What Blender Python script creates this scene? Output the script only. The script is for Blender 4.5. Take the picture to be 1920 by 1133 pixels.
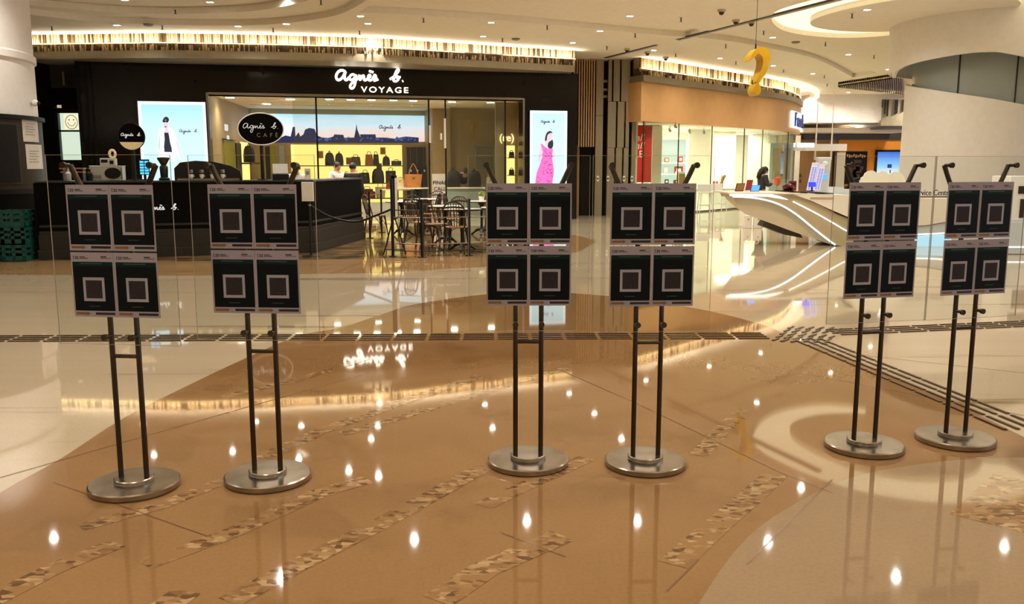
import bpy, bmesh, math, random
from math import sin, cos, tan, pi, radians, atan2, sqrt
from mathutils import Vector, Matrix
random.seed(7)
SC = bpy.context.scene
for o in list(bpy.data.objects):
    bpy.data.objects.remove(o)
COL = SC.collection

# ---------------------------------------------------------------- camera
F, CX, CY, CAMH, PITCH = 1650.0, 960.0, 566.5, 1.515, radians(8.8)
cam_data = bpy.data.cameras.new('camera')
cam_data.sensor_width = 36.0
cam_data.lens = F / 1920.0 * 36.0
cam_data.clip_end = 200
cam = bpy.data.objects.new('camera', cam_data)
cam.location = (0, 0, CAMH)
cam.rotation_euler = (pi / 2 - PITCH, 0, 0)
COL.objects.link(cam)
SC.camera = cam

# ---------------------------------------------------------------- world, exposure
SC.view_settings.view_transform = 'Standard'
SC.view_settings.look = 'None'
SC.view_settings.gamma = 1.0
SC.view_settings.use_curve_mapping = False
SC.view_settings.exposure = 0.5
SC.cycles.use_denoising = True
SC.cycles.max_bounces = 8
SC.cycles.caustics_reflective = False
SC.cycles.caustics_refractive = False
SC.cycles.transparent_max_bounces = 16
SC.cycles.sample_clamp_indirect = 6.0
wd = bpy.data.worlds.new('world')
SC.world = wd
wd.use_nodes = True
bg = wd.node_tree.nodes['Background']
bg.inputs['Color'].default_value = (1.0, 0.97, 0.94, 1)
bg.inputs['Strength'].default_value = 0.25
CEIL_Z = 4.65
LAMP_COL = (1.0, 0.93, 0.83)

# ---------------------------------------------------------------- pixel <-> place
def ray(px, py):
    u = (px - CX) / F
    v = (CY - py) / F
    return Vector((u, cos(PITCH) + v * sin(PITCH), v * cos(PITCH) - sin(PITCH)))

def at_z(px, py, z=0.0):
    d = ray(px, py)
    return d * ((z - CAMH) / d.z) + Vector((0, 0, CAMH))

def at_y(px, py, Y):
    d = ray(px, py)
    return d * (Y / d.y) + Vector((0, 0, CAMH))

def on_plane(px, py, p0, n):
    d = ray(px, py)
    c = Vector((0, 0, CAMH))
    return c + d * ((Vector(p0) - c).dot(n) / d.dot(n))

# ---------------------------------------------------------------- materials
def lin(h):
    h = h.lstrip('#')
    r = [int(h[i:i + 2], 16) / 255 for i in (0, 2, 4)]
    return tuple((c / 12.92 if c <= 0.04045 else ((c + 0.055) / 1.055) ** 2.4) for c in r)

MATS = {}
def mat(name, col='#888888', rough=0.5, metal=0.0, emit=None, es=1.0, var=0.06, scale=8.0, bump=0.0, spec=0.5, stretch=None):
    """principled material with a noise driven colour variation"""
    m = bpy.data.materials.new(name)
    m.use_nodes = True
    nt = m.node_tree
    b = nt.nodes['Principled BSDF']
    c = lin(col)
    b.inputs['Roughness'].default_value = rough
    b.inputs['Metallic'].default_value = metal
    b.inputs['Specular IOR Level'].default_value = spec
    tc = nt.nodes.new('ShaderNodeTexCoord')
    src = tc.outputs['Object']
    if stretch:
        mp = nt.nodes.new('ShaderNodeMapping')
        mp.inputs['Scale'].default_value = stretch
        nt.links.new(src, mp.inputs['Vector'])
        src = mp.outputs['Vector']
    nz = nt.nodes.new('ShaderNodeTexNoise')
    nz.inputs['Scale'].default_value = scale
    nz.inputs['Detail'].default_value = 5
    nt.links.new(src, nz.inputs['Vector'])
    rp = nt.nodes.new('ShaderNodeValToRGB')
    rp.color_ramp.elements[0].position = 0.3
    rp.color_ramp.elements[1].position = 0.7
    rp.color_ramp.elements[0].color = (*[x * (1 - var) for x in c], 1)
    rp.color_ramp.elements[1].color = (*[min(1, x * (1 + var)) for x in c], 1)
    nt.links.new(nz.outputs['Fac'], rp.inputs['Fac'])
    nt.links.new(rp.outputs['Color'], b.inputs['Base Color'])
    if bump:
        bp = nt.nodes.new('ShaderNodeBump')
        bp.inputs['Strength'].default_value = bump
        bp.inputs['Distance'].default_value = 0.01
        nt.links.new(nz.outputs['Fac'], bp.inputs['Height'])
        nt.links.new(bp.outputs['Normal'], b.inputs['Normal'])
    if emit:
        b.inputs['Emission Color'].default_value = (*lin(emit), 1)
        b.inputs['Emission Strength'].default_value = es
    MATS[name] = m
    return m

def glow(name, col, s):
    return mat(name, '#222222', 0.6, emit=col, es=s, var=0.0)

def screen_gradient(name, cols, s, axis='Z', lo=0.0, hi=1.0, noise=0.0):
    """a lit display picture: colour stops running along one object axis"""
    m = mat(name, '#101010', 0.25)
    nt = m.node_tree
    b = nt.nodes['Principled BSDF']
    tc = nt.nodes.new('ShaderNodeTexCoord')
    sp = nt.nodes.new('ShaderNodeSeparateXYZ')
    nt.links.new(tc.outputs['Object'], sp.inputs['Vector'])
    mr = nt.nodes.new('ShaderNodeMapRange')
    mr.inputs['From Min'].default_value = lo
    mr.inputs['From Max'].default_value = hi
    nt.links.new(sp.outputs[axis], mr.inputs['Value'])
    fac = mr.outputs['Result']
    if noise:
        nz = nt.nodes.new('ShaderNodeTexNoise')
        nz.inputs['Scale'].default_value = 1.6
        nz.inputs['Detail'].default_value = 6
        mp = nt.nodes.new('ShaderNodeMapping')
        mp.inputs['Scale'].default_value = (0.6, 0.6, 2.6)
        nt.links.new(tc.outputs['Object'], mp.inputs['Vector'])
        nt.links.new(mp.outputs['Vector'], nz.inputs['Vector'])
        ma = nt.nodes.new('ShaderNodeMath')
        ma.operation = 'MULTIPLY_ADD'
        ma.inputs[1].default_value = noise
        nt.links.new(nz.outputs['Fac'], ma.inputs[0])
        nt.links.new(fac, ma.inputs[2])
        sb = nt.nodes.new('ShaderNodeMath')
        sb.operation = 'SUBTRACT'
        sb.inputs[1].default_value = noise * 0.5
        nt.links.new(ma.outputs[0], sb.inputs[0])
        fac = sb.outputs[0]
    rp = nt.nodes.new('ShaderNodeValToRGB')
    el = rp.color_ramp.elements
    while len(el) < len(cols):
        el.new(0.5)
    for e, (p, c) in zip(el, cols):
        e.position = p
        e.color = (*lin(c), 1)
    nt.links.new(fac, rp.inputs['Fac'])
    nt.links.new(rp.outputs['Color'], b.inputs['Emission Color'])
    b.inputs['Emission Strength'].default_value = s
    return m

def glass(name, tint='#f2fbf8', refl=0.10, tr=0.0):
    """thin sheet glass: mostly clear, a little mirror, more at grazing angles"""
    m = bpy.data.materials.new(name)
    m.use_nodes = True
    nt = m.node_tree
    nt.nodes.remove(nt.nodes['Principled BSDF'])
    out = nt.nodes['Material Output']
    t = nt.nodes.new('ShaderNodeBsdfTransparent')
    t.inputs['Color'].default_value = (*lin(tint), 1)
    g = nt.nodes.new('ShaderNodeBsdfGlossy')
    g.inputs['Roughness'].default_value = 0.02
    lw = nt.nodes.new('ShaderNodeLayerWeight')
    lw.inputs['Blend'].default_value = 0.5
    pw = nt.nodes.new('ShaderNodeMath')
    pw.operation = 'POWER'
    pw.inputs[1].default_value = 5.0
    nt.links.new(lw.outputs['Facing'], pw.inputs[0])
    mu = nt.nodes.new('ShaderNodeMath')
    mu.operation = 'MULTIPLY_ADD'
    mu.inputs[1].default_value = 0.75
    mu.inputs[2].default_value = 0.04 * refl * 10
    mu.use_clamp = True
    mx = nt.nodes.new('ShaderNodeMixShader')
    nt.links.new(pw.outputs[0], mu.inputs[0])
    nt.links.new(mu.outputs[0], mx.inputs['Fac'])
    nt.links.new(t.outputs[0], mx.inputs[1])
    nt.links.new(g.outputs[0], mx.inputs[2])
    nt.links.new(mx.outputs[0], out.inputs['Surface'])
    MATS[name] = m
    return m

def stone(name, base, vein, scale=1.2, stretch=(1, 1, 1), rot=0.0, vein_amt=0.5, rough=0.035, fine=0.10):
    """polished stone: soft mottling, long thin veins and fine grain"""
    m = bpy.data.materials.new(name)
    m.use_nodes = True
    nt = m.node_tree
    b = nt.nodes['Principled BSDF']
    b.inputs['Roughness'].default_value = rough
    b.inputs['IOR'].default_value = 1.52
    tc = nt.nodes.new('ShaderNodeTexCoord')
    mp = nt.nodes.new('ShaderNodeMapping')
    mp.inputs['Rotation'].default_value = (0, 0, rot)
    mp.inputs['Scale'].default_value = stretch
    nt.links.new(tc.outputs['Object'], mp.inputs['Vector'])
    n1 = nt.nodes.new('ShaderNodeTexNoise')
    n1.inputs['Scale'].default_value = scale
    n1.inputs['Detail'].default_value = 8
    n1.inputs['Roughness'].default_value = 0.6
    nt.links.new(mp.outputs['Vector'], n1.inputs['Vector'])
    r1 = nt.nodes.new('ShaderNodeValToRGB')
    e = r1.color_ramp.elements
    e[0].position = 0.33
    e[0].color = (*lin(vein), 1)
    e[1].position = 0.33 + (1 - vein_amt) * 0.1 + 0.02
    c = lin(base)
    e[1].color = (*c, 1)
    e2 = e.new(0.75)
    e2.color = (*[x * 1.1 for x in c], 1)
    nt.links.new(n1.outputs['Fac'], r1.inputs['Fac'])
    n2 = nt.nodes.new('ShaderNodeTexNoise')
    n2.inputs['Scale'].default_value = 60
    n2.inputs['Detail'].default_value = 3
    nt.links.new(tc.outputs['Object'], n2.inputs['Vector'])
    mx = nt.nodes.new('ShaderNodeMix')
    mx.data_type = 'RGBA'
    mx.blend_type = 'MULTIPLY'
    mx.inputs['Factor'].default_value = fine * 3
    nt.links.new(r1.outputs['Color'], mx.inputs['A'])
    nt.links.new(n2.outputs['Color'], mx.inputs['B'])
    r2 = nt.nodes.new('ShaderNodeValToRGB')
    r2.color_ramp.elements[0].color = (0.75, 0.75, 0.75, 1)
    r2.color_ramp.elements[1].color = (1, 1, 1, 1)
    r2.color_ramp.elements[0].position = 0.35
    r2.color_ramp.elements[1].position = 0.6
    nt.links.new(n2.outputs['Fac'], r2.inputs['Fac'])
    nt.links.new(r2.outputs['Color'], mx.inputs['B'])
    nt.links.new(mx.outputs['Result'], b.inputs['Base Color'])
    MATS[name] = m
    return m

def breccia(name, base, chips, scale=14.0, cover=0.5, stretch=(1, 1, 1), rot=0.0, rough=0.05):
    """stone with angular chips (voronoi cells) bedded in the base colour"""
    m = bpy.data.materials.new(name)
    m.use_nodes = True
    nt = m.node_tree
    b = nt.nodes['Principled BSDF']
    b.inputs['Roughness'].default_value = rough
    tc = nt.nodes.new('ShaderNodeTexCoord')
    mp = nt.nodes.new('ShaderNodeMapping')
    mp.inputs['Rotation'].default_value = (0, 0, rot)
    mp.inputs['Scale'].default_value = stretch
    nt.links.new(tc.outputs['Object'], mp.inputs['Vector'])
    v = nt.nodes.new('ShaderNodeTexVoronoi')
    v.inputs['Scale'].default_value = scale
    nt.links.new(mp.outputs['Vector'], v.inputs['Vector'])
    sp = nt.nodes.new('ShaderNodeSeparateColor')
    nt.links.new(v.outputs['Color'], sp.inputs['Color'])
    rp = nt.nodes.new('ShaderNodeValToRGB')
    rp.color_ramp.interpolation = 'CONSTANT'
    el = rp.color_ramp.elements
    while len(el) < len(chips):
        el.new(0.5)
    for i, (e, c) in enumerate(zip(el, chips)):
        e.position = i / len(chips)
        e.color = (*lin(c), 1)
    nt.links.new(sp.outputs['Red'], rp.inputs['Fac'])
    nz = nt.nodes.new('ShaderNodeTexNoise')
    nz.inputs['Scale'].default_value = 5
    nz.inputs['Detail'].default_value = 7
    nt.links.new(mp.outputs['Vector'], nz.inputs['Vector'])
    r2 = nt.nodes.new('ShaderNodeValToRGB')
    r2.color_ramp.elements[0].position = 0.62 - cover * 0.25
    r2.color_ramp.elements[1].position = 0.66 - cover * 0.25
    nt.links.new(nz.outputs['Fac'], r2.inputs['Fac'])
    mx = nt.nodes.new('ShaderNodeMix')
    mx.data_type = 'RGBA'
    nt.links.new(r2.outputs['Color'], mx.inputs['Factor'])
    mx.inputs['A'].default_value = (*lin(base), 1)
    nt.links.new(rp.outputs['Color'], mx.inputs['B'])
    nt.links.new(mx.outputs['Result'], b.inputs['Base Color'])
    MATS[name] = m
    return m

# ---------------------------------------------------------------- mesh builder
class MB:
    def __init__(self):
        self.v, self.f, self.m, self.s = [], [], [], []

    def add(self, vs, fs, mi=0, smooth=False):
        o = len(self.v)
        self.v += [Vector(p) for p in vs]
        self.f += [tuple(i + o for i in f) for f in fs]
        self.m += [mi] * len(fs)
        self.s += [smooth] * len(fs)
        return self

    def box(self, c, size, mi=0, rz=0.0, rx=0.0):
        sx, sy, sz = [x / 2 for x in size]
        M = Matrix.Rotation(rz, 3, 'Z') @ Matrix.Rotation(rx, 3, 'X')
        vs = [Vector(c) + M @ Vector((x * sx, y * sy, z * sz)) for z in (-1, 1) for y in (-1, 1) for x in (-1, 1)]
        return self.add(vs, [(0, 2, 3, 1), (4, 5, 7, 6), (0, 1, 5, 4), (2, 6, 7, 3), (0, 4, 6, 2), (1, 3, 7, 5)], mi)

    def obox(self, o, ex, ey, ez, mi=0):
        """box from a corner and three edge vectors"""
        o, ex, ey, ez = map(Vector, (o, ex, ey, ez))
        vs = [o + ex * i + ey * j + ez * k for k in (0, 1) for j in (0, 1) for i in (0, 1)]
        return self.add(vs, [(0, 2, 3, 1), (4, 5, 7, 6), (0, 1, 5, 4), (2, 6, 7, 3), (0, 4, 6, 2), (1, 3, 7, 5)], mi)

    def tube(self, pts, r, n=10, mi=0, closed=False, smooth=True):
        pts = [Vector(p) for p in pts]
        k = len(pts)
        rs = r if isinstance(r, (list, tuple)) else [r] * k
        vs, fs = [], []
        up = None
        for i in range(k):
            a = pts[i - 1] if (i > 0 or closed) else pts[i]
            b = pts[(i + 1) % k] if (i < k - 1 or closed) else pts[i]
            t = (b - a)
            t = t.normalized() if t.length > 1e-9 else Vector((0, 0, 1))
            if up is None:
                up = Vector((0, 0, 1)) if abs(t.z) < 0.9 else Vector((0, 1, 0))
            x = t.cross(up)
            x = x.normalized() if x.length > 1e-6 else t.orthogonal().normalized()
            y = x.cross(t).normalized()
            up = y
            for j in range(n):
                a2 = 2 * pi * j / n
                vs.append(pts[i] + (x * cos(a2) + y * sin(a2)) * rs[i])
        for i in range(k if closed else k - 1):
            i2 = (i + 1) % k
            for j in range(n):
                j2 = (j + 1) % n
                fs.append((i * n + j, i * n + j2, i2 * n + j2, i2 * n + j))
        self.add(vs, fs, mi, smooth)
        if not closed:
            self.add(vs[:n], [tuple(range(n))], mi)
            self.add(vs[-n:], [tuple(range(n - 1, -1, -1))], mi)
        return self

    def cyl(self, p0, p1, r, n=24, mi=0):
        return self.tube([p0, p1], r, n, mi)

    def lathe(self, prof, c=(0, 0, 0), n=32, mi=0, smooth=True, sx=1.0, sy=1.0):
        """prof: list of (radius, z) bottom to top"""
        c = Vector(c)
        vs, fs = [], []
        for r, z in prof:
            for j in range(n):
                a = 2 * pi * j / n
                vs.append(c + Vector((r * cos(a) * sx, r * sin(a) * sy, z)))
        for i in range(len(prof) - 1):
            for j in range(n):
                j2 = (j + 1) % n
                fs.append((i * n + j, i * n + j2, (i + 1) * n + j2, (i + 1) * n + j))
        self.add(vs, fs, mi, smooth)
        self.add(vs[:n], [tuple(range(n - 1, -1, -1))], mi)
        self.add(vs[-n:], [tuple(range(n))], mi)
        return self

    def ball(self, c, r, n=14, mi=0):
        rx, ry, rz = r if isinstance(r, (list, tuple)) else (r, r, r)
        prof = []
        k = n // 2
        c = Vector(c)
        vs, fs = [c + Vector((0, 0, -rz))], []
        for i in range(1, k):
            a = -pi / 2 + pi * i / k
            for j in range(n):
                b = 2 * pi * j / n
                vs.append(c + Vector((rx * cos(a) * cos(b), ry * cos(a) * sin(b), rz * sin(a))))
        vs.append(c + Vector((0, 0, rz)))
        for j in range(n):
            fs.append((0, 1 + (j + 1) % n, 1 + j))
            fs.append((len(vs) - 1, 1 + (k - 2) * n + j, 1 + (k - 2) * n + (j + 1) % n))
        for i in range(k - 2):
            for j in range(n):
                a, b = 1 + i * n + j, 1 + i * n + (j + 1) % n
                fs.append((a, b, b + n, a + n))
        return self.add(vs, fs, mi, True)

    def prism(self, poly, dvec, mi=0, smooth=False):
        """extrude a planar polygon (3d points) along dvec; caps filled by triangulation"""
        poly = [Vector(p) for p in poly]
        d = Vector(dvec)
        n = len(poly)
        bm = bmesh.new()
        bv = [bm.verts.new(p) for p in poly]
        f = bm.faces.new(bv)
        bm.normal_update()
        flip = f.normal.dot(d) > 0
        r = bmesh.ops.triangulate(bm, faces=[f], quad_method='BEAUTY', ngon_method='EAR_CLIP')
        bm.verts.index_update()
        tris = [tuple(v.index for v in t.verts) for t in bm.faces]
        bm.free()
        lo = [tuple(reversed(t)) if flip else t for t in tris]
        self.add(poly, lo, mi)
        self.add([p + d for p in poly], [tuple(reversed(t)) for t in lo], mi)
        sides = []
        for i in range(n):
            j = (i + 1) % n
            sides.append((i, j, n + j, n + i) if flip else (j, i, n + i, n + j))
        self.add(poly + [p + d for p in poly], sides, mi, smooth)
        return self

    def quad(self, a, b, c, d, mi=0):
        return self.add([a, b, c, d], [(0, 1, 2, 3)], mi)

    def ribbon(self, path, z0, z1, th=0.05, mi=0, smooth=True):
        """vertical wall of thickness th along an xy path; th goes to the left of travel"""
        P = [Vector((p[0], p[1], 0)) for p in path]
        k = len(P)
        offs = []
        for i in range(k):
            a = P[max(i - 1, 0)]
            b = P[min(i + 1, k - 1)]
            t = (b - a).normalized()
            offs.append(P[i] + Vector((-t.y, t.x, 0)) * th)
        z0 = z0 if isinstance(z0, (list, tuple)) else [z0] * k
        z1 = z1 if isinstance(z1, (list, tuple)) else [z1] * k
        vs = []
        for i in range(k):
            for q, z in ((P[i], z0[i]), (P[i], z1[i]), (offs[i], z1[i]), (offs[i], z0[i])):
                vs.append(Vector((q.x, q.y, z)))
        fs = []
        for i in range(k - 1):
            a, b = 4 * i, 4 * i + 4
            for j in range(4):
                j2 = (j + 1) % 4
                fs.append((a + j, b + j, b + j2, a + j2))
        fs += [(0, 1, 2, 3), tuple(4 * (k - 1) + j for j in (3, 2, 1, 0))]
        return self.add(vs, fs, mi)

    def text(self, s, size, o, ex, ey, depth=0.02, mi=0, align='LEFT', space=1.0, shear=0.0):
        """letters standing on the frame (o, ex, ey); depth grows along ex x ey"""
        cu = bpy.data.curves.new('t', 'FONT')
        cu.body = s
        cu.size = size
        cu.align_x = align
        cu.extrude = depth / 2
        cu.space_character = space
        cu.shear = shear
        cu.resolution_u = 3
        ob = bpy.data.objects.new('t', cu)
        COL.objects.link(ob)
        dg = bpy.context.evaluated_depsgraph_get()
        me = bpy.data.meshes.new_from_object(ob.evaluated_get(dg))
        ex, ey, o = Vector(ex).normalized(), Vector(ey).normalized(), Vector(o)
        ez = ex.cross(ey)
        vs = [o + ex * v.co.x + ey * v.co.y + ez * v.co.z for v in me.vertices]
        fs = [tuple(p.vertices) for p in me.polygons]
        self.add(vs, fs, mi)
        bpy.data.objects.remove(ob)
        bpy.data.meshes.remove(me)
        bpy.data.curves.remove(cu)
        return self

    def mesh(self, name, mats, origin):
        me = bpy.data.meshes.new(name)
        me.from_pydata([v - origin for v in self.v], [], self.f)
        for m in (mats if isinstance(mats, (list, tuple)) else [mats]):
            me.materials.append(MATS[m] if isinstance(m, str) else m)
        for p, mi, s in zip(me.polygons, self.m, self.s):
            p.material_index = mi
            p.use_smooth = s
        me.update()
        me.set_sharp_from_angle(angle=radians(38))
        return me

    def origin(self):
        lo = [min(v[i] for v in self.v) for i in range(3)]
        hi = [max(v[i] for v in self.v) for i in range(3)]
        return Vector(((lo[0] + hi[0]) / 2, (lo[1] + hi[1]) / 2, lo[2]))

    def build(self, name, mats, parent=None, bev=0.0, loc=None):
        """link as one mesh object; vertices are given in world space (or in the parent's space when the parent sits at zero)"""
        o0 = Vector(loc) if loc is not None else self.origin()
        me = self.mesh(name, mats, o0)
        ob = bpy.data.objects.new(name, me)
        COL.objects.link(ob)
        if parent is not None:
            ob.parent = parent
            pl = Vector((0, 0, 0))
            q = parent
            while q is not None:
                pl += q.location
                q = q.parent
            ob.location = o0 - pl
        else:
            ob.location = o0
        if bev:
            md = ob.modifiers.new('bevel', 'BEVEL')
            md.width = bev
            md.segments = 2
            md.limit_method = 'ANGLE'
            md.angle_limit = radians(50)
        return ob

def tag(o, label=None, cat=None, group=None, kind=None):
    if label: o['label'] = label
    if cat: o['category'] = cat
    if group: o['group'] = group
    if kind: o['kind'] = kind
    return o

def empty(name, loc, label, cat, group=None):
    e = bpy.data.objects.new(name, None)
    e.empty_display_size = 0.1
    COL.objects.link(e)
    e.location = loc
    return tag(e, label, cat, group)

def struct(mb, name, mats, parent=None, bev=0.0, loc=None):
    o = mb.build(name, mats, parent, bev, loc)
    if parent is None:
        o['kind'] = 'structure'
    return o

def kids(o):
    return [c for c in bpy.data.objects if c.parent == o]

def copy_tree(o, loc=None, rz=None, parent=None, label=None):
    ch = kids(o)
    c = o.copy()
    COL.objects.link(c)
    if parent is not None:
        c.parent = parent
    if loc is not None: c.location = loc
    if rz is not None: c.rotation_euler = (0, 0, rz)
    if label: c['label'] = label
    for k in ch:
        copy_tree(k, parent=c)
    return c

def smooth_path(pts, k=6, closed=False):
    """catmull-rom through the points"""
    P = [Vector(p) for p in pts]
    n = len(P)
    out = []
    rng = range(n) if closed else range(n - 1)
    for i in rng:
        p1, p2 = P[i], P[(i + 1) % n]
        p0 = P[i - 1] if (i > 0 or closed) else p1 * 2 - p2
        p3 = P[(i + 2) % n] if (i + 2 < n or closed) else p2 * 2 - p1
        for j in range(k):
            t = j / k
            out.append(0.5 * ((2 * p1) + (p2 - p0) * t + (2 * p0 - 5 * p1 + 4 * p2 - p3) * t * t + (3 * p1 - p0 - 3 * p2 + p3) * t ** 3))
    if not closed:
        out.append(P[-1])
    return out

# handwritten shop name, drawn as pen strokes in units of the letter height
PEN = [
    [(1.0, .74), (.88, .95), (.52, 1.0), (.18, .76), (.02, .36), (.14, .04), (.42, .05), (.74, .36), (.97, .80), (1.0, .86), (.90, .45), (.95, .08), (1.15, .05), (1.4, .33)],
    [(2.05, .5), (1.75, .62), (1.47, .4), (1.45, .1), (1.7, .05), (2.0, .35), (2.1, .58), (2.05, 0), (1.9, -.6), (1.65, -.85), (1.45, -.7), (1.6, -.35), (2.0, -.05), (2.35, .3),
     (2.48, .55), (2.52, .05), (2.75, .42), (2.92, .5), (2.95, .1), (3.1, .04), (3.35, .25), (3.6, .42), (3.58, .6), (3.42, .5), (3.4, .15), (3.6, .03), (3.85, .2),
     (4.1, .62), (4.22, .3), (4.2, .08), (3.95, .02), (4.45, .15)],
    [(3.5, 1.02), (3.95, .88)],
    [(5.7, .2), (6.15, .5), (6.6, 1.0), (6.66, 1.22), (6.45, 1.12), (6.2, .55), (6.1, .1), (6.35, 0), (6.62, .22), (6.55, .5), (6.35, .42), (6.85, .45)],
    [(7.05, .02), (7.12, .05)],
]
def pen_sign(mb, o, ex, ey, h, r, mi=0, parts=None, k=5):
    o, ex, ey = Vector(o), Vector(ex).normalized(), Vector(ey).normalized()
    for i, st in enumerate(PEN):
        if parts and i not in parts:
            continue
        pts = smooth_path([(x, y, 0) for x, y in st], k) if len(st) > 2 else [Vector((x, y, 0)) for x, y in st]
        mb.tube([o + ex * p.x * h + ey * p.y * h for p in pts], r, 6, mi)
    return mb
# ---------------------------------------------------------------- palette
stone('cream_stone', '#bbaa8e', '#8a7350', scale=0.8, stretch=(0.22, 2.8, 1), rot=radians(-22), vein_amt=0.45)
stone('brown_stone', '#8d6a44', '#7d5a34', scale=0.8, vein_amt=0.2)
stone('beige_stone', '#957c5f', '#8a7152', scale=0.7, vein_amt=0.2)
stone('tan_stone', '#a5835a', '#94734b', scale=0.8, stretch=(0.5, 2, 1), vein_amt=0.3)
breccia('breccia_strip', '#8d6a44', ['#8f6d48', '#9a7852', '#826040', '#a3845c', '#795836', '#94724c', '#5d4228', '#977650', '#8d6a44', '#ad8e68', '#89663f', '#6b4d2f'], 27, 0.8, (1, 1.7, 1), radians(-35))
breccia('breccia_field', '#5d4526', ['#6b5232', '#90744a', '#3b2a16', '#a98c5c', '#1f150b', '#745a38'], 7, 1.4, (0.5, 3.0, 1), radians(-12))
mat('joint', '#765335', 0.2)
mat('plaster_warm', '#efe8d8', 0.75, var=0.03)
mat('plaster_white', '#e6e2dd', 0.6, var=0.03)
mat('plaster_riser', '#bfae90', 0.75, var=0.03)
mat('groove_black', '#120e0a', 0.6)
mat('rod_gold', '#b8a17c', 0.45, 0.15, var=0.35, scale=9.0, stretch=(3, 3, 0.4))
mat('rod_dark', '#4d3c28', 0.4, 0.4, var=0.4, scale=9.0, stretch=(3, 3, 0.4))
mat('rod_back', '#7d6848', 0.6)
mat('lip_grey', '#8d826c', 0.45, 0.2)
mat('facade_black', '#15100b', 0.16, var=0.25, scale=2.5, spec=0.22, stretch=(1, 1, 0.4))
mat('dark_wall', '#0d0a07', 0.5, spec=0.15)
mat('grey_panel', '#8d8168', 0.4, var=0.06, stretch=(2, 2, 0.3))
mat('slat_wood', '#c49a70', 0.45, var=0.12, stretch=(6, 6, 0.5))
mat('store_wall', '#9d8a62', 0.55, var=0.05)
mat('store_dark', '#20201e', 0.4)
mat('steel', '#8d8578', 0.32, 1.0, var=0.12, scale=20, stretch=(1, 1, 8))
mat('black_metal', '#14110e', 0.4, 0.4)
mat('black', '#0a0908', 0.5, spec=0.2)
mat('tan_fascia', '#cfa066', 0.55, var=0.04, scale=3.0)
mat('white_gloss', '#f0ede6', 0.25, var=0.02)
mat('white_matt', '#efeae0', 0.7, var=0.02)
mat('frosted', '#9aa3a2', 0.25, var=0.05, scale=1.5)
mat('brown_wood', '#a57f4c', 0.5, var=0.10, scale=5.0, stretch=(2, 2, 0.5))
mat('orange_paint', '#d98a1f', 0.6, var=0.04)
mat('smoked', '#2a2119', 0.35)
glow('lamp', '#fff6e6', 22.0)
glow('cove_lamp', '#ffe9b8', 1.2)
glow('led_warm', '#ffdf9a', 3.5)
glow('led_cool', '#e6fbff', 1.5)
glow('led_white', '#fffdf5', 1.3)
glow('lit_yellow', '#ffdc7c', 1.1)
glow('lit_cream', '#ffeccb', 0.95)
glow('lit_pale', '#e9f2e4', 0.8)
glass('clear_glass', '#f3f7f2', 0.10)
glass('shop_glass', '#f2f8f0', 0.10)

# ---------------------------------------------------------------- floor
def inside(p, poly):
    c = False
    n = len(poly)
    for i in range(n):
        a, b = poly[i], poly[i - 1]
        if (a[1] > p[1]) != (b[1] > p[1]) and p[0] < (b[0] - a[0]) * (p[1] - a[1]) / (b[1] - a[1]) + a[0]:
            c = not c
    return c

fl = MB()
def flat(mb, poly, z, mi):
    bm = bmesh.new()
    f = bm.faces.new([bm.verts.new((p[0], p[1], z)) for p in poly])
    bm.normal_update()
    if f.normal.z < 0:
        f.normal_flip()
    bmesh.ops.triangulate(bm, faces=[f], quad_method='BEAUTY', ngon_method='EAR_CLIP')
    bm.verts.index_update()
    mb.add([v.co.copy() for v in bm.verts], [tuple(v.index for v in t.verts) for t in bm.faces], mi)
    bm.free()

def G(pts, k=0):
    w = [at_z(x, y) for x, y in pts]
    return smooth_path(w, k) if k else w

flat(fl, [(-24, -9), (28, -9), (28, 48), (-24, 48)], 0.0, 0)
# warm brown field that sweeps through the middle of the hall
arc_left = G([(-420, 1230), (-160, 1040), (0, 925), (115, 860), (231, 785), (355, 722), (463, 671), (560, 630), (641, 614), (715, 590), (782, 570), (912, 552), (1000, 548),
              (1100, 552), (1230, 566), (1350, 588), (1440, 612)], 4)
arc_right = G([(1500, 640), (1640, 690), (1800, 760), (1950, 835)])
arc_low = G([(1930, 858), (1800, 863), (1700, 875), (1600, 895), (1500, 940), (1400, 1010), (1310, 1133), (1270, 1230)], 4)
flat(fl, arc_left + arc_right + arc_low + [Vector((0.6, 0.5, 0)), Vector((-2.8, 0.5, 0))], 0.001, 1)
# pale beige disc at the near edge
flat(fl, arc_low + [Vector((1.2, 0.6, 0)), Vector((6, 0.6, 0)), Vector((8, 5.0, 0))], 0.0015, 2)
# tan band and chip-stone field around the cafe
flat(fl, G([(-500, 486), (0, 486), (360, 488), (600, 486), (800, 482), (940, 474), (1075, 440), (1120, 452), (1090, 470), (1000, 492), (915, 500), (700, 512), (360, 517), (0, 515), (-500, 515)]), 0.001, 3)
flat(fl, G([(-700, 432), (300, 432), (560, 430), (700, 424), (930, 424), (1010, 436), (1040, 452), (930, 474), (790, 483), (600, 487), (360, 490), (-500, 489)]), 0.0017, 4)
def strip(pts, w, mi=5, z=0.0022):
    P = [at_z(x, y) for x, y in pts]
    vs, fs = [], []
    for i, p in enumerate(P):
        t = (P[min(i + 1, len(P) - 1)] - P[max(i - 1, 0)]).normalized()
        nn = Vector((-t.y, t.x, 0)) * w / 2
        vs += [Vector((p.x, p.y, z)) - nn, Vector((p.x, p.y, z)) + nn]
    for i in range(len(P) - 1):
        fs.append((2 * i, 2 * i + 2, 2 * i + 3, 2 * i + 1))
    fl.add(vs, fs, mi)
strip([(-60, 1150), (100, 1068), (220, 1020)], 0.11)
strip([(150, 990), (300, 950), (420, 902)], 0.09)
strip([(270, 1060), (430, 1002), (600, 925), (690, 900)], 0.11)
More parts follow.
